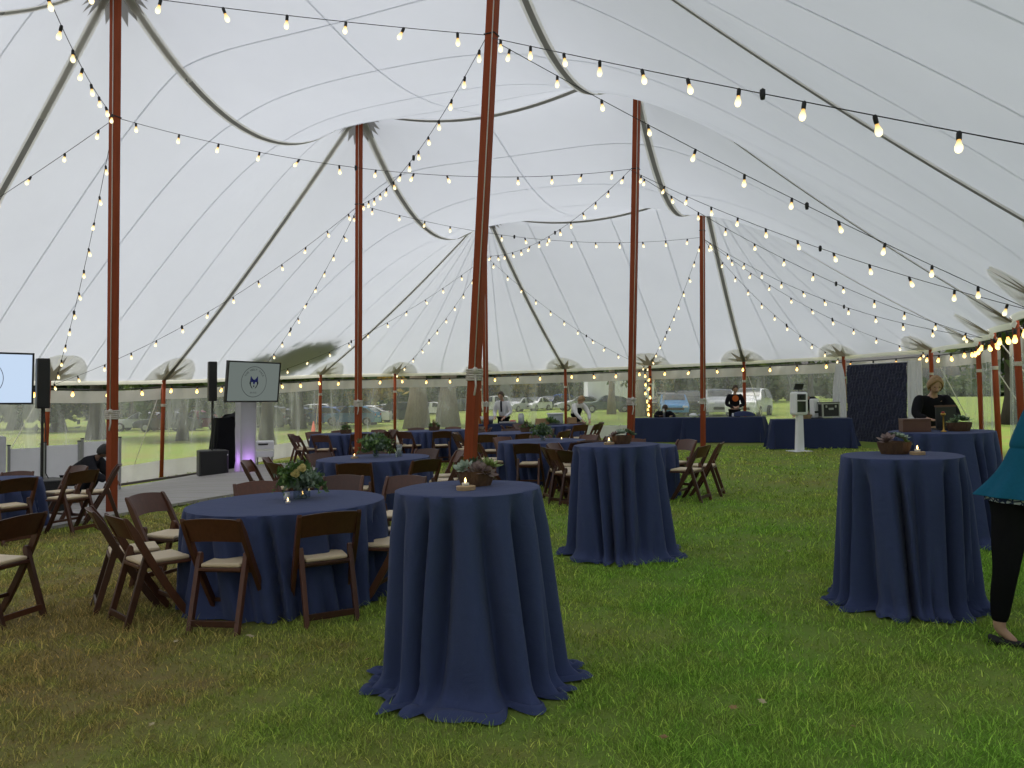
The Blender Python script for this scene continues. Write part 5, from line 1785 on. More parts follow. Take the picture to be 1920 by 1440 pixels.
pl2 = thing('display_pillar', 'white pillar under the bright pale blue screen at the picture edge', 'pillar', (Q1.x, Q1.y + .3, gnd(Q1.x, Q1.y)), math.radians(40), None, False)
m = MB(); m.box((0, 0, .72), (.44, .44, 1.36)); m.build('cover', M['spandex'], pl2, bevel=.01)
m = MB(); m.box((0, 0, .015), (.55, .55, .03)); m.build('base_plate', M['steel'], pl2)
S1 = onray(80, 13.0); column_speaker('black column loudspeaker beside the bright pale blue screen', S1, math.radians(38), HC + (743 - 766) * 13.0 / F - S1.z, HC + (743 - 672) * 13.0 / F - S1.z, .66, .60)
S2 = at(397, 893); column_speaker('black column loudspeaker beside the emblem screen', S2, math.radians(30), HC + (743 - 752) * S2.y / F - S2.z, HC + (743 - 678) * S2.y / F - S2.z, .66, .62)
# covered rack
ck = at(412, 886) + Vector((0, .5, 0)); ck.z = gnd(ck.x, ck.y)
rk = thing('covered_rack', 'tall rack covered with black cloth behind the loudspeaker', 'rack', ck, math.radians(35), None, False)
m = MB(); rows = []; n = 40
for j in range(12):
    t = j / 11; z = 1.5 * (1 - t)
    row = []
    for k in range(n):
        a = 2 * math.pi * k / n; c_, s_ = math.cos(a), math.sin(a)
        e = .30; rx = abs(c_) ** e * math.copysign(1, c_); ry = abs(s_) ** e * math.copysign(1, s_)
        g_ = .30 + .14 * t + .03 * t * math.sin(9 * a + 2)
        row.append((rx * g_, ry * g_ * .85, max(.012, z + (.06 * math.sin(2 * a + 1) if j == 0 else 0) - (.22 if j == 0 and c_ < 0 else 0))))
    rows.append(row)
m.grid(rows, True); m.f.append(tuple(range(n))); autosmooth(m.build('cloth', fabric('black_cloth', (.010, .010, .012)), rk), 50)
m = MB(); m.box((0, 0, .5), (.4, .35, .96)); m.build('rack_frame', M['steel'], rk)
# white facade panels
wp = [(14, 15.2), (82, 15.7), (152, 16.2), (228, 16.8)]
for i in range(3):
    a, b = onray(*wp[i]), onray(*wp[i + 1]); c = (a + b) / 2; d = b - a
    fp = thing('facade_panel', ('white upright facade panel below the bright pale blue screen', 'white upright facade panel behind the column loudspeaker', 'white upright facade panel behind the crouching person')[i], 'panel', (c.x, c.y, gnd(c.x, c.y)), math.atan2(d.y, d.x), 'white facade panels', False)
    L = math.hypot(d.x, d.y)
    m = MB(); m.box((0, 0, .58), (L - .09, .02, 1.08)); m.build('board', M['white'], fp)
    for s in (-1, 1):
        m = MB(); m.box((s * (L / 2 - .03), 0, .59), (.05, .05, 1.18)); po = m.build('post', M['steel'], fp)
        m = MB(); m.box((s * (L / 2 - .03), 0, 1.19), (.056, .056, .02)); m.build('cap', M['black'], po)
BLK = fabric('black_jacket', (.012, .012, .015)); TRO = fabric('black_trousers', (.010, .010, .012))
HBLK = pbr('black_hair', (.012, .010, .009), .6, .3, 60, .5, 90); HBRN = pbr('brown_hair', (.06, .035, .02), .55, .3, 60, .5, 90); HBLD = pbr('blond_hair', (.33, .20, .085), .5, .3, 60, .5, 90)
CR = onray(163, 14.4)
person('person in black crouching beside the white panels', CR, math.radians(90), fabric('charcoal_jacket', (.022, .022, .027)), TRO, HBLK, 'skin2', bend=.75, headbend=.2, hair='curly', grow=.075,
       J_over={'pelvis': (0, .25, .50), 'waist': (0, .13, .62), 'chest': (0, -.06, .76), 'neck': (0, -.20, .86), 'throat': (0, -.245, .90), 'head': (0, -.32, .95), 'crown': (0, -.37, 1.0), 'hipL': (.09, .24, .46), 'hipR': (-.09, .24, .46), 'kneeL': (.14, -.16, .50), 'kneeR': (-.14, -.16, .48), 'ankL': (.13, .12, .09), 'ankR': (-.13, .14, .09), 'toeL': (.13, -.04, .035), 'toeR': (-.13, -.02, .035), 'shL': (.19, -.10, .80), 'shR': (-.19, -.10, .80), 'elL': (.23, -.27, .56), 'elR': (-.23, -.27, .56), 'wrL': (.14, -.46, .44), 'wrR': (-.14, -.46, .44)})
# crumpled wall skirt bundle and white folding stand near the pillar
st = thing('white_cart', 'low white folded cart standing behind the white pillar', 'cart', onray(497, 20.6), math.radians(20), None, False)
m = MB(); m.box((0, 0, .55), (.45, .35, .22)); m.box((0, 0, .32), (.45, .35, .16)); m.build('body', M['white'], st, bevel=.02)
m = MB(); m.box((-.05, -.18, .58), (.24, .012, .04)); m.build('label_strip', M['black'], st)
m = MB()
for sx in (-1, 1):
    for sy in (-1, 1): m.tube([(sx * .18, sy * .14, .0), (sx * .18, sy * .14, .3)], .015, 8)
m.build('legs', M['steel'], st)

# ---- far tables
RW = -TA
p = onray(1237, 25.3); banquet('long table in navy linen where a dark-haired person bends over', p, RW, 1.85, .76, .76, 3); LT1 = p
p = onray(1358, 24.1); banquet('long table in navy linen with a folded navy jacket on top', p, RW, 2.35, .76, .76, 4); LT2 = p
p = onray(1520, 20.8); banquet('linen table with wide navy skirt carrying the camera flight case', p, RW * .55, 1.95, .8, .77, 6, .06, .20); LT3 = p
p = onray(938, 23.2); banquet('buffet table in navy linen where the man in white shirt works', p, -.1, 1.6, .76, .78, 8); LT4 = p
def at_top(p, dx, dy, h): return (p.x + dx, p.y + dy, gnd(p.x + dx, p.y + dy) + h)
# jacket, white paper, bottle
jk = thing('folded_jacket', 'folded navy jacket with white stripe lying on the long table', 'jacket', at_top(LT2, .55, -.10, .772), RW)
m = MB(); rows = []
for j in range(7):
    t = j / 6; rows.append([(lerp(-.34, .34, k / 14), -.16 + .32 * t, .012 + .15 * math.sin(math.pi * t) ** .5 * math.sin(math.pi * (k + .5) / 15) ** .4) for k in range(15)])
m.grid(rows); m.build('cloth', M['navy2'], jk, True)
m = MB(); m.box((-.28, -.165, .06), (.05, .012, .10)); m.build('white_stripe', M['white'], jk)
wb = thing('paper_bundle', 'crumpled white paper on the long linen table', 'paper', at_top(LT2, -.95, .0, .772))
m = MB(); m.sphere((0, 0, .07), (.13, .1, .07), 9, 5); m.build('paper', M['white'], wb)
m = MB(); m.sphere((.28, .05, .06), (.16, .1, .06), 9, 5); m.build('bag', fabric('grey_bag', (.3, .3, .33)), wb)
bt = thing('steel_bottle', 'slim steel bottle on the long linen table', 'bottle', at_top(LT1, .12, -.1, .772))
m = MB(); m.lathe([(.035, 0), (.035, .2), (.015, .25), (.015, .28), (.0001, .28)], 14); m.build('flask', M['steel'], bt, True)
person('dark-haired person in black bending low over the long table', onray(1243, 26.05), 0, BLK, TRO, HBRN, 'skin2', bend=.55, headbend=.5,
       J_over={'pelvis': (0, .0, .50), 'waist': (0, -.03, .62), 'chest': (0, -.12, .82), 'neck': (0, -.22, .96), 'throat': (0, -.26, 1.0), 'head': (0, -.34, 1.04), 'crown': (0, -.38, 1.10), 'hipL': (.1, 0, .47), 'hipR': (-.1, 0, .47), 'kneeL': (.13, -.42, .50), 'kneeR': (-.13, -.42, .50), 'ankL': (.13, -.40, .09), 'ankR': (-.13, -.40, .09), 'toeL': (.13, -.55, .035), 'toeR': (-.13, -.55, .035), 'shL': (.19, -.16, .90), 'shR': (-.19, -.16, .90), 'elL': (.32, -.30, .78), 'elR': (-.32, -.30, .78), 'wrL': (.20, -.46, .80), 'wrR': (-.18, -.46, .80)})
hm, J = person('man in black hooded sweatshirt with orange chest print, looking down', onray(1377, 25.0), math.radians(-6), BLK, TRO, HBRN, 'skin', bend=.16, headbend=.38, arms={'elL': (.27, -.10, 1.12), 'elR': (-.27, -.10, 1.12), 'wrL': (.05, -.30, 1.06), 'wrR': (-.05, -.32, 1.04)})
m = MB(); m.lathe([(.0001, 0), (.095, .0), (.10, .004), (.0001, .008)], 20); po = m.build('chest_print', pbr('orange_print', (.62, .13, .02), .8, .1, 20), hm)
po.location = J['chest'] + Vector((0, -.135, .02)); po.rotation_euler = (math.pi / 2 + .12, 0, 0)
wm, J = person('man in white shirt and dark tie leaning over the buffet', onray(944, 23.95), math.radians(-22), fabric('white_shirt', (.72, .72, .74)), TRO, HBRN, 'skin', bend=.22, headbend=.30, arms={'elL': (.27, -.06, 1.10), 'elR': (-.25, -.10, 1.10), 'wrL': (.16, -.30, .96), 'wrR': (-.14, -.32, .95)})
m = MB(); a = J['neck'] + Vector((0, -.10, -.02)); b = J['waist'] + Vector((0, -.150, .02)); m.beam(a, b, .055, .012, (0, 1, 0)); m.build('necktie', fabric('dark_tie', (.03, .03, .04)), wm)
person('blond woman in black vest and white blouse leaning over a round table', onray(1078, 22.9), math.radians(28), fabric('white_blouse', (.74, .72, .70)), TRO, HBLD, 'skin', bend=.52, headbend=.25, hair='long', vest=fabric('black_vest', (.015, .015, .016)), arms={'elL': (.22, -.46, 1.08), 'elR': (-.26, -.46, 1.10), 'wrL': (.12, -.62, .90), 'wrR': (-.14, -.64, .90)}, scale=.94)
# buffet things
bz = thing('chafing_tub', 'steel tub with pink and white bottles on the buffet', 'tub', at_top(LT4, -.38, .0, .792))
m = MB(); m.lathe([(.16, 0), (.21, .22), (.2, .22), (.15, .02), (.0001, .02)], 20); m.build('tub', M['steel'], bz, True)
m = MB(); m.lathe([(.035, .1), (.035, .3), (.014, .36), (.014, .42), (.0001, .42)], 12); m.build('bottle', pbr('pink_bottle', (.75, .33, .33), .3, .1, 10), bz, True)
gj = thing('glass_dispenser', 'pale glass drink dispenser on the buffet end', 'dispenser', at_top(LT4, .62, .05, .792))
m = MB(); m.lathe([(.09, 0), (.09, .22), (.07, .25)], 16); m.build('jar', pbr('pale_glass', (.6, .63, .6), .2, .1, 10), gj, True)
m = MB(); m.lathe([(.075, .251), (.075, .27), (.0001, .28)], 16); m.build('lid', M['steel'], gj, True)
dsh = thing('serving_tray', 'red and white serving tray on the buffet', 'tray', at_top(LT4, .22, -.1, .792))
m = MB(); m.box((0, 0, .03), (.5, .22, .04)); m.build('tray', M['steel'], dsh, bevel=.01)
m = MB(); m.sphere((.14, 0, .06), (.1, .08, .035), 10, 6); m.build('fruit', pbr('red_fruit', (.5, .06, .05), .5, .2, 20), dsh, True)
for dx, dz, lab in ((-.32, .0, 'tan cardboard box on the table of the woman in a vest'), (.66, .0, 'small tan carton behind the woman in a vest')):
    cb = thing('cardboard_box', lab, 'box', at_top(TB['T8'], dx, .25, .772) if dx < .6 else at_top(TB['T8'], .5, .45, .772), .1)
    m = MB(); m.box((0, 0, .09), (.36 if dx < 0 else .24, .25, .16)); m.build('carton', pbr('cardboard_%d' % (dx > 0), (.36, .22, .11), .8, .15, 10), cb, bevel=.004)
    m = MB(); m.box((0, 0, .172), (.365 if dx < 0 else .245, .05, .004)); m.build('tape', M['slice'], cb)
gp_ = thing('greenery_pile', 'loose pile of cut greenery in front of the white bin', 'greenery', at_top(TB['T8'], -.05, .2, .772))
V, Fq = leaf_quads(clumps(160, 14, (.22, .15, .09), .15) + np.array((0, 0, .12)), .05); np_obj('foliage', V, Fq, M['leaf_d'], gp_)
wbn = thing('storage_bin', 'pale storage bin with white lid behind the cut greenery', 'bin', at_top(TB['T8'], .05, .5, .772), .1)
m = MB(); m.box((0, 0, .14), (.4, .28, .26)); m.build('tub', pbr('bin_grey', (.4, .43, .42), .4, .1, 10), wbn, bevel=.02)
m = MB(); m.box((0, 0, .29), (.44, .32, .04)); m.build('lid', M['white'], wbn, bevel=.015)

# photo kiosk
kp = onray(1499, 19.7)
kk = thing('photo_kiosk', 'white photo booth kiosk on a slim leg with a tablet on top', 'kiosk', kp, math.radians(18), None, False)
m = MB(); m.box((0, .02, .012), (.5, .42, .024)); m.build('base_plate', M['white'], kk, bevel=.006)
m = MB(); m.add([(-.11, -.05, .024), (.11, -.05, .024), (.11, .07, .024), (-.11, .07, .024), (-.075, -.05, .95), (.075, -.05, .95), (.075, .07, .95), (-.075, .07, .95)], [(3, 2, 1, 0), (4, 5, 6, 7), (0, 1, 5, 4), (1, 2, 6, 5), (2, 3, 7, 6), (3, 0, 4, 7)]); m.build('leg', M['white'], kk, bevel=.02)
m = MB(); m.box((0, .03, 1.20), (.38, .26, .58)); hd = m.build('head', M['white'], kk, bevel=.05)
m = MB(); m.box((-.02, -.103, 1.36), (.25, .012, .15)); m.build('camera_window', M['black'], hd, bevel=.02)
m = MB(); m.lathe([(.0001, 0), (.05, 0), (.055, .03), (.0001, .03)], 16); lo = m.build('lens', CARG, hd); lo.location = (-.02, -.108, 1.36); lo.rotation_euler = (math.pi / 2, 0, 0)
m = MB(); m.box((-.02, -.103, 1.12), (.25, .012, .27)); m.build('screen_panel', CARG, hd, bevel=.015)
m = MB(); m.lathe([(.0001, 0), (.04, 0), (.04, .01), (.0001, .01)], 16); lo = m.build('round_badge', M['black'], hd); lo.location = (.192, .03, 1.22); lo.rotation_euler = (0, math.pi / 2, 0)
m = MB(); m.tube([(0, .03, 1.48), (0, .03, 1.56)], .015, 8); sp = m.build('tablet_post', M['black'], kk)
m = MB(); m.box((0, 0, 0), (.26, .02, .17), Matrix.Rotation(.5, 3, 'X')); to = m.build('tablet', M['black'], kk, bevel=.006); to.location = (0, .03, 1.62)
fc = thing('flight_case', 'black flight case with silver edges on the linen table', 'case', at_top(LT3, .42, -.05, .782), math.radians(8))
m = MB(); m.box((0, 0, .2), (.46, .36, .34)); m.build('shell', M['black'], fc)
m = MB()
for sx in (-1, 1):
    for sy in (-1, 1): m.box((sx * .23, sy * .18, .2), (.035, .035, .37))
    for z in (.03, .38): m.box((sx * .23, 0, z), (.033, .33, .033))
for sy in (-1, 1):
    for z in (.03, .38): m.box((0, sy * .18, z), (.43, .033, .033))
m.build('edge_trim', M['steel'], fc)
m = MB(); m.box((0, -.19, .24), (.13, .02, .05)); m.box((-.13, -.19, .30), (.04, .02, .06)); m.box((.13, -.19, .30), (.04, .02, .06)); m.build('latches', M['steel'], fc)
m = MB(); m.box((0, 0, .405), (.52, .4, .018)); m.build('tray', M['black'], fc)
person('person in black stooping behind the photo booth kiosk', onray(1532, 21.5), math.radians(-60), BLK, TRO, HBLK, 'skin', bend=.85, headbend=.2, arms={'elL': (.22, -.62, 1.06), 'elR': (-.22, -.62, 1.06), 'wrL': (.14, -.72, .88), 'wrR': (-.14, -.74, .88)})
wl = thing('white_printer', 'upright white printer beside the flight case', 'printer', at_top(LT3, .12, .05, .782), .2)
m = MB(); m.box((0, 0, .26), (.16, .2, .5)); m.build('housing', M['white'], wl, bevel=.02)
m = MB(); m.box((0, -.102, .16), (.11, .006, .05)); m.build('slot', M['black'], wl)
ht = thing('prop_basket', 'small tan basket of photo props beside the kiosk', 'basket', at_top(LT3, -.18, -.12, .782))
m = MB(); m.lathe([(.13, 0), (.17, .1), (.16, .1), (.12, .02), (.0001, .02)], 18); m.build('basket', M['slice'], ht)
V, Fq = leaf_quads(clumps(50, 8, (.14, .12, .05), .2) + np.array((0, 0, .13)), .07); np_obj('props', V, Fq, M['succ_p'], ht)

# backdrop with drapes, along the wall
A, B = W(*EAVES[12]), W(*EAVES[13])
ctr = W(0.5 * (ROWS[0] + ROWS[3]), 0); inw = (ctr - (A + B) / 2); inw.z = 0; inw.normalize()
A2, B2 = A + inw * .35, B + inw * .35
def draped(name, label, pa, pb, z0, z1, mat, folds, amp, seed, pinch=0.0, group=None, cat='drape', parent=None):
    r = random.Random(seed); n = 72; d = (pb - pa); L = d.length; nn = Vector((-d.y, d.x, 0)).normalized()
    rows = []
    for j in range(15):
        t = j / 14; row = []
        for k in range(n + 1):
            f = k / n
            ff = .5 + (f - .5) * (1 - pinch * math.exp(-t * 5))
            q = pa.lerp(pb, ff) + nn * amp * (math.sin(f * folds * 6.28 + .5 * math.sin(f * 11)) + .4 * math.sin(f * folds * 14 + t * 2)) * (.5 + .5 * t)
            q.z = lerp(z1, z0, t); row.append(q)
        rows.append(row)
    m = MB(); m.grid(rows)
    if parent is None:
        o = thing(name, label, cat, (0, 0, 0), 0, group, False)
        m.build('fabric', mat, o, True)
        return o
    return m.build(name, mat, parent, True)
la, lb = ray_line(1590, A2, B2), ray_line(1703, A2, B2)
bd = thing('photo_backdrop', 'ruched dark navy photo backdrop panel between white drapes', 'backdrop', (0, 0, 0), 0, None, False)
zb = gnd(la.x, la.y)
NAVR = pbr('ruched_navy', (0.010, 0.013, 0.045), .8, .5, 9, 1.0, 14, sheen=.2)
n = 90; rows = []
dvec = (lb - la); nn = Vector((-dvec.y, dvec.x, 0)).normalized(); nn = nn if nn.dot(inw) > 0 else -nn
for j in range(81):
    t = j / 80; row = []
    for k in range(n + 1):
        f = k / n; q = la.lerp(lb, f) + nn * (.04 + .022 * math.sin(f * 70 + 2.5 * math.sin(t * 60)) * math.sin(t * 95 + 3 * math.sin(f * 25)))
        q.z = zb + .03 + 2.17 * t; row.append(q)
    rows.append(row)
m = MB(); m.grid(rows); m.build('ruched_panel', NAVR, bd, True)
m = MB()
for e in (la, lb): m.tube([Vector((e.x, e.y, gnd(e.x, e.y))), Vector((e.x, e.y, zb + 2.22))], .02, 8)
m.tube([Vector((la.x, la.y, zb + 2.215)), Vector((lb.x, lb.y, zb + 2.215))], .02, 8)
m.build('frame', M['steel'], bd)
l2, r2 = ray_line(1562, A2, B2), ray_line(1733, A2, B2)
draped('white_drape', 'white sheer drape hanging at the kiosk side of the navy backdrop', l2 + inw * .06, la + inw * .06, zb + .02, zb + 2.25, M['drape'], 5, .03, 1, .62, 'white drapes beside the backdrop')
draped('white_drape', 'white sheer drape hanging at the doorway side of the navy backdrop', lb + inw * .06, r2 + inw * .06, zb + .02, zb + 2.25, M['drape'], 5, .03, 2, .15, 'white drapes beside the backdrop')

# woman in black behind the tall table
person('blond woman in black jacket bending over the tall round table', onray(1742, 11.3), math.radians(-12), BLK, TRO, HBLD, 'skin', bend=.40, headbend=.12, hair='long', arms={'elL': (.27, -.32, 1.12), 'elR': (-.27, -.32, 1.14), 'wrL': (.14, -.50, 1.15), 'wrR': (-.15, -.50, 1.10)}, scale=1.0)

# ---- woman in teal at the right edge
def teal_woman():
    Y = 4.75
    def P(px, py, dy=0.0):
        y = Y + dy; return Vector(((px - 960) / F * y, y, HC + (743 - py) * y / F))
    g0 = gnd(2.95, Y)
    o = thing('person', 'woman in teal peplum jacket and black leggings leaning out past the tall table', 'person', (0, 0, 0), 0, None, False)
    J = {'pelvis': P(1925, 930), 'waist': P(1938, 845), 'chest': P(1985, 770), 'neck': P(2040, 705), 'throat': P(2055, 690), 'head': P(2085, 660), 'crown': P(2100, 635),
         'hipL': P(1893, 945, .0), 'kneeL': P(1882, 1075, -.04), 'ankL': P(1868, 1192, .02), 'toeL': Vector((P(1868, 1215).x + .10, Y - .015, g0 + .022)),
         'hipR': P(1955, 945, .02), 'kneeR': P(1962, 1075, -.05), 'ankR': P(1955, 1205, -.08), 'toeR': Vector((P(1955, 1215).x + .10, Y - .10, g0 + .022)),
         'shL': P(1955, 770, .10), 'elL': P(2010, 850, .12), 'wrL': P(2070, 880, .05), 'shR': P(2015, 775, -.14), 'elR': P(2050, 860, -.2), 'wrR': P(2100, 880, -.2)}
    J['ankL'].z = g0 + .10; J['ankR'].z = g0 + .10
    rad = {'pelvis': (.155, .12), 'waist': (.12, .10), 'chest': (.14, .11), 'neck': .05, 'throat': .047, 'head': (.078, .092), 'crown': (.066, .075), 'hipL': .092, 'kneeL': .060, 'ankL': .036, 'toeL': .018, 'hipR': .092, 'kneeR': .060, 'ankR': .036, 'toeR': .018, 'shL': .055, 'elL': .042, 'wrL': .03, 'shR': .055, 'elR': .042, 'wrR': .03}
    E = [('pelvis', 'waist'), ('waist', 'chest'), ('chest', 'neck'), ('neck', 'throat'), ('throat', 'head'), ('head', 'crown')]
    for s in 'LR':
        E += [('pelvis', 'hip' + s), ('hip' + s, 'knee' + s), ('knee' + s, 'ank' + s), ('ank' + s, 'toe' + s), ('chest', 'sh' + s), ('sh' + s, 'el' + s), ('el' + s, 'wr' + s)]
        d = (J['wr' + s] - J['el' + s]).normalized(); sd = Vector((0, 0, 1)).cross(d).normalized()
        J['pa' + s] = J['wr' + s] + d * .07; rad['pa' + s] = (.035, .018); E.append(('wr' + s, 'pa' + s))
        for i in range(5):
            b = J['pa' + s] + sd * (.03 - .015 * i) + d * .02
            J['f%d%s' % (i, s)] = b; J['g%d%s' % (i, s)] = b + d * (.05, .065, .07, .062, .048)[i]
            rad['f%d%s' % (i, s)] = rad['g%d%s' % (i, s)] = .0085
            E += [('pa' + s, 'f%d%s' % (i, s)), ('f%d%s' % (i, s), 'g%d%s' % (i, s))]
    skin_obj('body', J, E, rad, M['skin'], o, 2, 'pelvis')
    TEAL = fabric('teal_jacket', (.012, .105, .175)); LEG = fabric('black_leggings', (.008, .008, .009), .75)
    lr = {'pelvis': (.13, .11)}; EL = []
    JL = dict(J)
    for s in 'LR':
        JL['calf' + s] = J['knee' + s].lerp(J['ank' + s], .35) + Vector((0, .012, 0)); JL['thigh' + s] = J['hip' + s].lerp(J['knee' + s], .5)
        JL['cuff' + s] = J['ank' + s].lerp(J['knee' + s], .07)
        lr.update({'hip' + s: .112, 'thigh' + s: .098, 'knee' + s: .070, 'calf' + s: .068, 'cuff' + s: .046})
        EL += [('pelvis', 'hip' + s), ('hip' + s, 'thigh' + s), ('thigh' + s, 'knee' + s), ('knee' + s, 'calf' + s), ('calf' + s, 'cuff' + s)]
    skin_obj('leggings', JL, EL, lr, LEG, o, 2, 'pelvis')
    # jacket body with flared peplum: rings along the trunk
    def ring_at(c, ax, rx, ry, n=48, wob=0.0, ph=0.0):
        ax = ax.normalized(); x = Vector((0, 1, 0)).cross(ax).normalized(); y = ax.cross(x)
        return [c + x * (rx * (1 + wob * math.sin(9 * a + ph)) * math.cos(a)) + y * (ry * (1 + wob * math.sin(9 * a + ph)) * math.sin(a)) for a in np.linspace(0, 2 * math.pi, n + 1)[:-1]]
    hem = P(1925, 932); wai = J['waist'] + Vector((0, 0, .0)); ch = J['chest']; nk = J['neck']
    up = Vector((.10, 0, 1))
    rows = [ring_at(hem + Vector((-.02, 0, -.005)), Vector((.06, 0, 1)), .285, .23, wob=.07), ring_at(hem.lerp(wai, .25), up, .228, .19, wob=.05), ring_at(hem.lerp(wai, .6), up, .168, .145, wob=.025), ring_at(hem.lerp(wai, .93), up, .142, .120), ring_at(hem.lerp(wai, 1.0), up, .133, .112), ring_at(wai + (ch - wai) * .03, up, .134, .113), ring_at(wai + (ch - wai) * .10, up, .156, .128), ring_at(wai.lerp(ch, .45), ch - wai, .160, .13), ring_at(wai.lerp(ch, .85), ch - wai, .178, .135), ring_at(ch.lerp(nk, .35), nk - ch, .165, .12), ring_at(ch.lerp(nk, .8), nk - ch, .085, .075)]
    m = MB(); m.grid(rows, True); jo = autosmooth(m.build('jacket', TEAL, o), 60)
    md = jo.modifiers.new('thick', 'SOLIDIFY'); md.thickness = .006
    ms = jo.modifiers.new('sub', 'SUBSURF'); ms.levels = 1; ms.render_levels = 2
    jr = {'shL': .078, 'elL': .062, 'wrL': .047}; skin_obj('sleeve', J, [('shL', 'elL'), ('elL', 'wrL')], jr, TEAL, o, 2, 'shL')
    jr = {'shR': .078, 'elR': .062, 'wrR': .047}; skin_obj('sleeve', J, [('shR', 'elR'), ('elR', 'wrR')], jr, TEAL, o, 2, 'shR')
    # patterned blouse hem showing below
    mt, n_, l_ = node_mat('leaf_print'); ou = N(n_, 'ShaderNodeOutputMaterial'); b_ = N(n_, 'ShaderNodeBsdfPrincipled'); b_.inputs['Roughness'].default_value = .8
    tc = N(n_, 'ShaderNodeTexCoord'); vo = N(n_, 'ShaderNodeTexVoronoi', Scale=34.0); vo.feature = 'DISTANCE_TO_EDGE'; l_.new(tc.outputs['Object'], vo.inputs['Vector'])
    cr = N(n_, 'ShaderNodeValToRGB'); cr.color_ramp.elements[0].position = .10; cr.color_ramp.elements[0].color = (.012, .03, .09, 1); cr.color_ramp.elements[1].position = .16; cr.color_ramp.elements[1].color = (.5, .56, .6, 1)
    l_.new(vo.outputs['Distance'], cr.inputs['Fac']); l_.new(cr.outputs['Color'], b_.inputs['Base Color']); l_.new(b_.outputs['BSDF'], ou.inputs['Surface'])
    m = MB(); h2 = hem + Vector((.005, 0, 0)); m.grid([ring_at(h2 + Vector((0, 0, -.035)), Vector((.06, 0, 1)), .235, .20, wob=.04, ph=1), ring_at(h2 + Vector((0, 0, .02)), up, .222, .19), ring_at(h2 + Vector((.01, 0, .10)), up, .17, .15)], True); m.build('blouse_hem', mt, o, True)
    SH = pbr('black_suede', (.010, .010, .010), .8, .2, 40)
    for s in 'LR':
        a, t = J['ank' + s], J['toe' + s]; dd = t - a; ang = math.atan2(dd.y, dd.x); q = Matrix.Rotation(ang, 3, 'Z'); rows = []
        for f, w_, hh in ((-.055, .018, .055), (-.045, .033, .062), (0, .036, .05), (.07, .042, .04), (.13, .036, .032), (.165, .014, .022)):
            rows.append([Vector((a.x, a.y, g0)) + q @ Vector((f, w_ * math.cos(b), max(.003, hh * .5 + hh * .52 * math.sin(b)))) for b in np.linspace(0, 2 * math.pi, 15)[:-1]])
        m = MB(); m.grid(rows, True); m.f.append(tuple(range(14))); m.f.append(tuple(reversed(range(len(m.v) - 14, len(m.v))))); m.build('flat_shoe', SH, o, True)
    m = MB(); hc = J['head'].lerp(J['crown'], .4); m.sphere(hc + Vector((-.03, 0, .02)), (.115, .115, .125), 20, 14); m.build('hair', HBRN, o, True)
teal_woman()

for q, rr in ((CA, .60), (CB, .58), (CC, .56), (CD, .60)): CLOTHS.append((q.x, q.y, rr))
for q in TB.values(): CLOTHS.append((q.x, q.y, .86))
grass()
# ---- fallen leaves on the lawn
LFM = pbr('dry_leaf', (.30, .17, .07), .8, .35, 30); LFP = pbr('pale_leaf', (.46, .38, .22), .8, .25, 30)
def leaf_mesh(mat):
    m = MB(); lobes = [(0, -.5), (.16, -.2), (.42, -.18), (.28, .05), (.38, .32), (.15, .28), (0, .6), (-.15, .28), (-.38, .32), (-.28, .05), (-.42, -.18), (-.16, -.2)]
    m.add([(0, 0, .08)] + [(x, y, .03 * math.sin(9 * x + 5 * y) + .02) for x, y in lobes], [(0, i + 1, (i + 1) % 12 + 1) for i in range(12)])
    return m.mesh('fallen_leaf', mat)
lm = [leaf_mesh(LFM), leaf_mesh(LFP)]
for i, (px, py, k, s) in enumerate([(392, 1188, 0, .10), (470, 1205, 1, .09), (614, 1170, 0, .11), (1375, 1343, 0, .07), (1430, 1332, 1, .06), (690, 1250, 0, .08), (330, 1215, 1, .05), (1310, 1035, 1, .06), (1480, 1042, 1, .06), (1245, 1400, 0, .06), (1410, 1378, 1, .06), (285, 1375, 1, .05), (585, 1260, 1, .05), (1600, 1380, 0, .05)]):
    p = at(px, py); o = bpy.data.objects.new('fallen_leaf', lm[k]); COL.objects.link(o)
    o.location = p + Vector((0, 0, .045)); o.scale = (s * .75,) * 3; o.rotation_euler = (RND.uniform(-.4, .4), RND.uniform(-.4, .4), RND.uniform(0, 6))
    tag(o, ('dry orange-brown leaf lying on the lawn', 'pale straw-coloured leaf lying on the lawn')[k], 'leaf', ('dry brown leaves on the lawn', 'pale leaves on the lawn')[k])

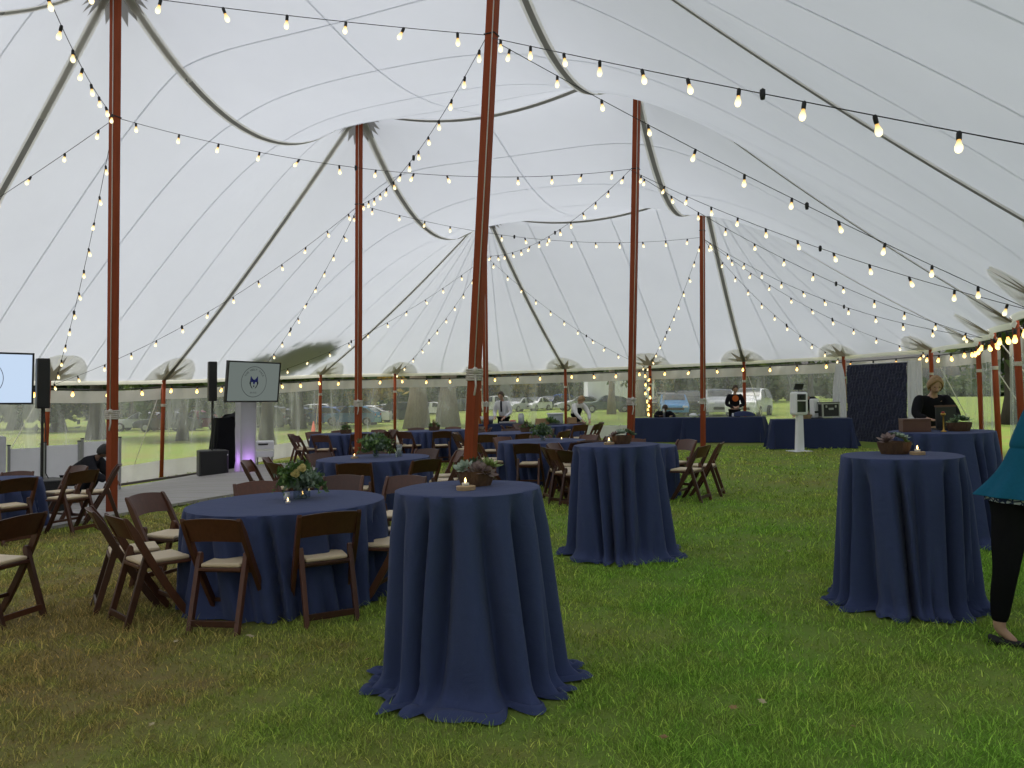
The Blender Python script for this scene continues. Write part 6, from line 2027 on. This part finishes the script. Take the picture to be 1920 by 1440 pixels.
# ================================================================== OUTSIDE
# cars: (photo x, distance, heading deg, shape, paint, label)
HH = [(318, 57, 185, 'sedan', 'charcoal', 'charcoal sedan parked under the low leafy branch'), (336, 62, 185, 'hatch', 'silver', 'silver hatchback behind the charcoal sedan'), (374, 58, 180, 'sedan', 'maroon', 'maroon sedan parked next to the charcoal sedan'),
      (486, 60, 176, 'suv', 'charcoal', 'charcoal sport utility car right of the white pillar'), (523, 61, 180, 'sedan', 'black', 'black sedan beside the charcoal sport utility car'), (560, 64, 176, 'sedan', 'navy', 'navy sedan beside the black sedan'), (606, 62, 170, 'hatch', 'blue', 'bright blue hatchback behind the side pole'), (640, 66, 172, 'sedan', 'navy', 'navy sedan right of the bright blue hatchback'), (690, 66, 165, 'sedan', 'white', 'white sedan beyond the bouquet table pole'), (720, 72, 165, 'hatch', 'silver', 'silver hatchback near the autumn leaves'),
      (505, 68, 178, 'sedan', 'silver', 'silver sedan in the second row right of the white pillar'), (585, 72, 176, 'suv', 'white', 'white sport utility car in the row behind the bright blue hatchback'), (662, 60, 172, 'hatch', 'sky blue', 'sky blue hatchback before the navy sedans'), (745, 66, 165, 'suv', 'charcoal', 'charcoal sport utility car beside the near thick trunk'), (268, 60, 188, 'sedan', 'silver', 'silver sedan at the end of the row by the dance floor pole'),
      (812, 86, 160, 'sedan', 'white', 'white sedan between the two thick trunks'), (866, 84, 170, 'hatch', 'charcoal', 'charcoal hatchback right of the thick trunks'), (925, 82, 172, 'suv', 'white', 'white sport utility car behind the man in white shirt'), (972, 80, 235, 'sedan', 'silver', 'silver sedan right of the man in white shirt'), (1003, 82, 240, 'sedan', 'white', 'white sedan with red tail lamps beyond the buffet'), (1030, 86, 240, 'hatch', 'navy', 'navy hatchback behind the end-wall post'), (1042, 90, 200, 'suv', 'blue', 'deep blue sport utility car at the end-wall post'),
      (1085, 76, 190, 'sedan', 'silver', 'silver sedan behind the grey green sedan'), (1138, 66, 180, 'sedan', 'grey green', 'grey green sedan before the white box trailer'),
      (1252, 60, 250, 'suv', 'charcoal', 'charcoal sport utility car beside the bulb-wound post'), (1262, 52, 262, 'sedan', 'sky blue', 'sky blue sedan seen nose on behind the long tables'), (1290, 57, 262, 'suv', 'black', 'black sport utility car behind the long tables'), (1312, 60, 258, 'sedan', 'navy', 'navy sedan behind the wooden pole of the long tables'), (1347, 50, 262, 'suv', 'silver', 'silver sport utility car left of the hooded man'), (1405, 47, 240, 'suv', 'white', 'white sport utility car right of the hooded man')]
for px, Y, hd, sh, pt, lb in HH:
    car(lb, onray(px, Y, -.01), math.radians(hd), sh, pt)
# white box trailer
tp = onray(1160, 78)
tr = thing('box_trailer', 'white box trailer parked behind the grey green sedan', 'trailer', tp, math.radians(4), None, False)
m = MB(); m.box((0, 0, 2.0), (6.6, 2.3, 2.7)); m.build('box', M['white'], tr, bevel=.05)
for x in (-1.9, -1.0, 1.9):
    for s in (-1, 1):
        m = MB(); m.lathe([(.2, -.12), (.40, -.12), (.42, 0), (.40, .12), (.2, .12)], 18); rot = Matrix.Rotation(math.pi / 2, 4, 'X'); m.v = [tuple((rot @ Vector(v)) + Vector((x, s * .95, .42))) for v in m.v]; m.build('wheel', TYRE, tr, True)
m = MB(); m.box((0, 0, .58), (6.2, 1.2, .12)); m.build('chassis', M['steel'], tr)
# traffic cone
cn = thing('traffic_cone', 'small orange traffic cone on the field before the blue hatchback', 'cone', onray(588, 47), 0, None, False)
m = MB(); m.lathe([(.17, .04), (.15, .06), (.03, .72), (.0001, .73)], 16); m.build('cone', pbr('orange_cone', (.75, .10, .03), .5, .05, 10), cn, True)
m = MB(); m.box((0, 0, .02), (.42, .42, .04)); m.build('base', MATS['orange_cone'], cn)

# trees
def T(px, Y, *a, **k):
    tree(a[0], onray(px, Y), *a[1:], **k)
T(783, 43, 'very thick pale trunked tree, nearer the wooden pole', .52, 15, ((0, 0, 13), (5.5, 5.5, 4.5)), 2600, .42, M['leaf_b'], M['bark'], 1, group='thick trunked trees')
T(838, 44, 'very thick pale trunked tree beside the white sedan', .50, 15, ((1, 1, 13), (5.5, 5.5, 4.5)), 2600, .42, M['leaf_b'], M['bark'], 2, group='thick trunked trees')
T(1147, 60, 'slim straight pale trunk before the white trailer', .26, 13, ((0, 0, 11), (3.5, 3.5, 3.2)), 1600, .42, M['leaf_b'], M['bark'], 3)
T(1201, 52, 'pale trunk beside the bulb-wound post', .32, 14, ((0, 0, 12), (4, 4, 3.5)), 1600, .42, M['leaf_b'], M['bark'], 4)
T(342, 42, 'leafy green tree with low branches over the parked sedans', .24, 8, ((.3, 0, 4.6), (3.3, 3.0, 3.2)), 5200, .30, M['leaf_a'], M['bark_d'], 5, cl=60, low=1.3)
T(560, 56, 'green tree with low foliage above the navy sedan', .4, 9, ((0, 0, 5.6), (5.5, 4, 3.6)), 6000, .34, M['leaf_a'], M['bark_d'], 6, cl=70, low=2.0)
T(690, 76, 'yellowing tree right of the bouquet-table pole', .35, 8, ((0, 0, 4.6), (3.6, 3, 3.0)), 2400, .36, M['leaf_y'], M['bark_d'], 7, cl=26)
T(962, 100, 'golden autumn tree beyond the white cars', .35, 9, ((0, 0, 5.6), (3.4, 3, 3.6)), 2600, .42, M['leaf_y'], M['bark_d'], 8, cl=30)
T(182, 46, 'dark trunked tree behind the wooden pole by the dance floor', .42, 12, ((0, 0, 10), (4.5, 4, 4)), 2600, .40, M['leaf_b'], M['bark_d'], 9)
T(110, 62, 'blue-green tree seen through cloudy plastic beside the loudspeaker', .45, 9, ((0, 0, 5.5), (5, 4, 4.2)), 4200, .40, M['leaf_p'], M['bark_d'], 10, cl=50)
T(1895, 30, 'dark spreading tree seen through the right wall opening', .25, 9, ((0, 0, 5.2), (2.6, 2.6, 3.6)), 3800, .26, M['leaf_b'], M['bark_d'], 11, cl=46)
T(1270, 66, 'low green tree arching over the cars behind the long tables', .3, 8, ((0, 0, 4.7), (5.5, 4, 2.4)), 5200, .36, M['leaf_a'], M['bark_d'], 12, cl=60, low=2.2)
T(30, 70, 'dark fir-green tree at the picture edge beyond the pale blue screen', .5, 10, ((0, 0, 6), (5.5, 4, 5)), 3600, .42, M['leaf_p'], M['bark_d'], 13, cl=50)
for i, (px, Y, r_) in enumerate([(905, 96, .3), (870, 100, .35), (895, 108, .4), (1090, 98, .3), (1115, 104, .35), (1010, 110, .4), (1065, 106, .3), (745, 92, .35), (640, 96, .35), (470, 92, .4), (505, 98, .3), (430, 90, .4), (1330, 92, .3), (1430, 96, .3), (1480, 110, .35), (1520, 105, .4), (250, 86, .4)]):
    T(px, Y, 'slender grey trunked tree standing in the wood edge', r_, 14, ((0, 0, 9.5), (4.2, 4, 5.5)), 1500, .5, M['leaf_b'], M['bark_d'], 40 + i, group='slender trees along the wood edge', cl=34)
# the wood behind: dense undergrowth and foliage that reads as one mass
def wood():
    rn = np.random.default_rng(77); C = []
    for px, Y, n, h in [(x, 112 + 14 * math.sin(x * .013), 900, 7.5) for x in range(-300, 1440, 40)] + [(x, 135, 800, 6.4) for x in range(1430, 1570, 36)] + [(x, 150, 520, 2.9 + 0.9 * math.sin(x * .06)) for x in range(1590, 2300, 36)]:
        p = onray(px, Y)
        c = clumps(n, 26, (4.6, 3.5, h / 2), .2, rn) + np.array((p.x, p.y, p.z + h / 2))
        C.append(c)
    V, Fq = leaf_quads(np.concatenate(C), .62, rn)
    o = np_obj('far_wood', V, Fq, M['leaf_b']); tag(o, 'dark green wood closing the field behind the parked cars', 'wood', None, 'stuff')
wood()
def overhang():
    p = onray(545, 27.5)
    t = tree('broad tree whose lowest bough lies on the tent roof behind the emblem screen', onray(500, 31.5), .3, 6.4, ((.6, -1.2, 5.6), (2.4, 2.0, 1.5)), 2200, .26, M['leaf_b'], M['bark_d'], 99, cl=40)
    rn = np.random.default_rng(4); C = []; q0 = t.location
    for i in range(34):
        f = rn.uniform(0, 1)
        cu, cv = lerp(9.0, 11.2, f) + rn.normal(0, .2), -lerp(9.1, 8.25, f * .9 + .1 * rn.uniform()) + rn.normal(0, .16)
        for j in range(60):
            u_, v_ = cu + rn.normal(0, .20), cv + rn.normal(0, .14)
            v_ = max(v_, -9.15)
            p_ = CP(u_, v_, .17 + abs(rn.normal(0, .14))); C.append((p_.x - q0.x, p_.y - q0.y, p_.z - q0.z))
    V, Fq = leaf_quads(np.array(C), .16, rn); np_obj('low_bough', V, Fq, M['leaf_b'], t)
overhang()
print('chairs', CHAIR_N, 'objects', len(bpy.data.objects))
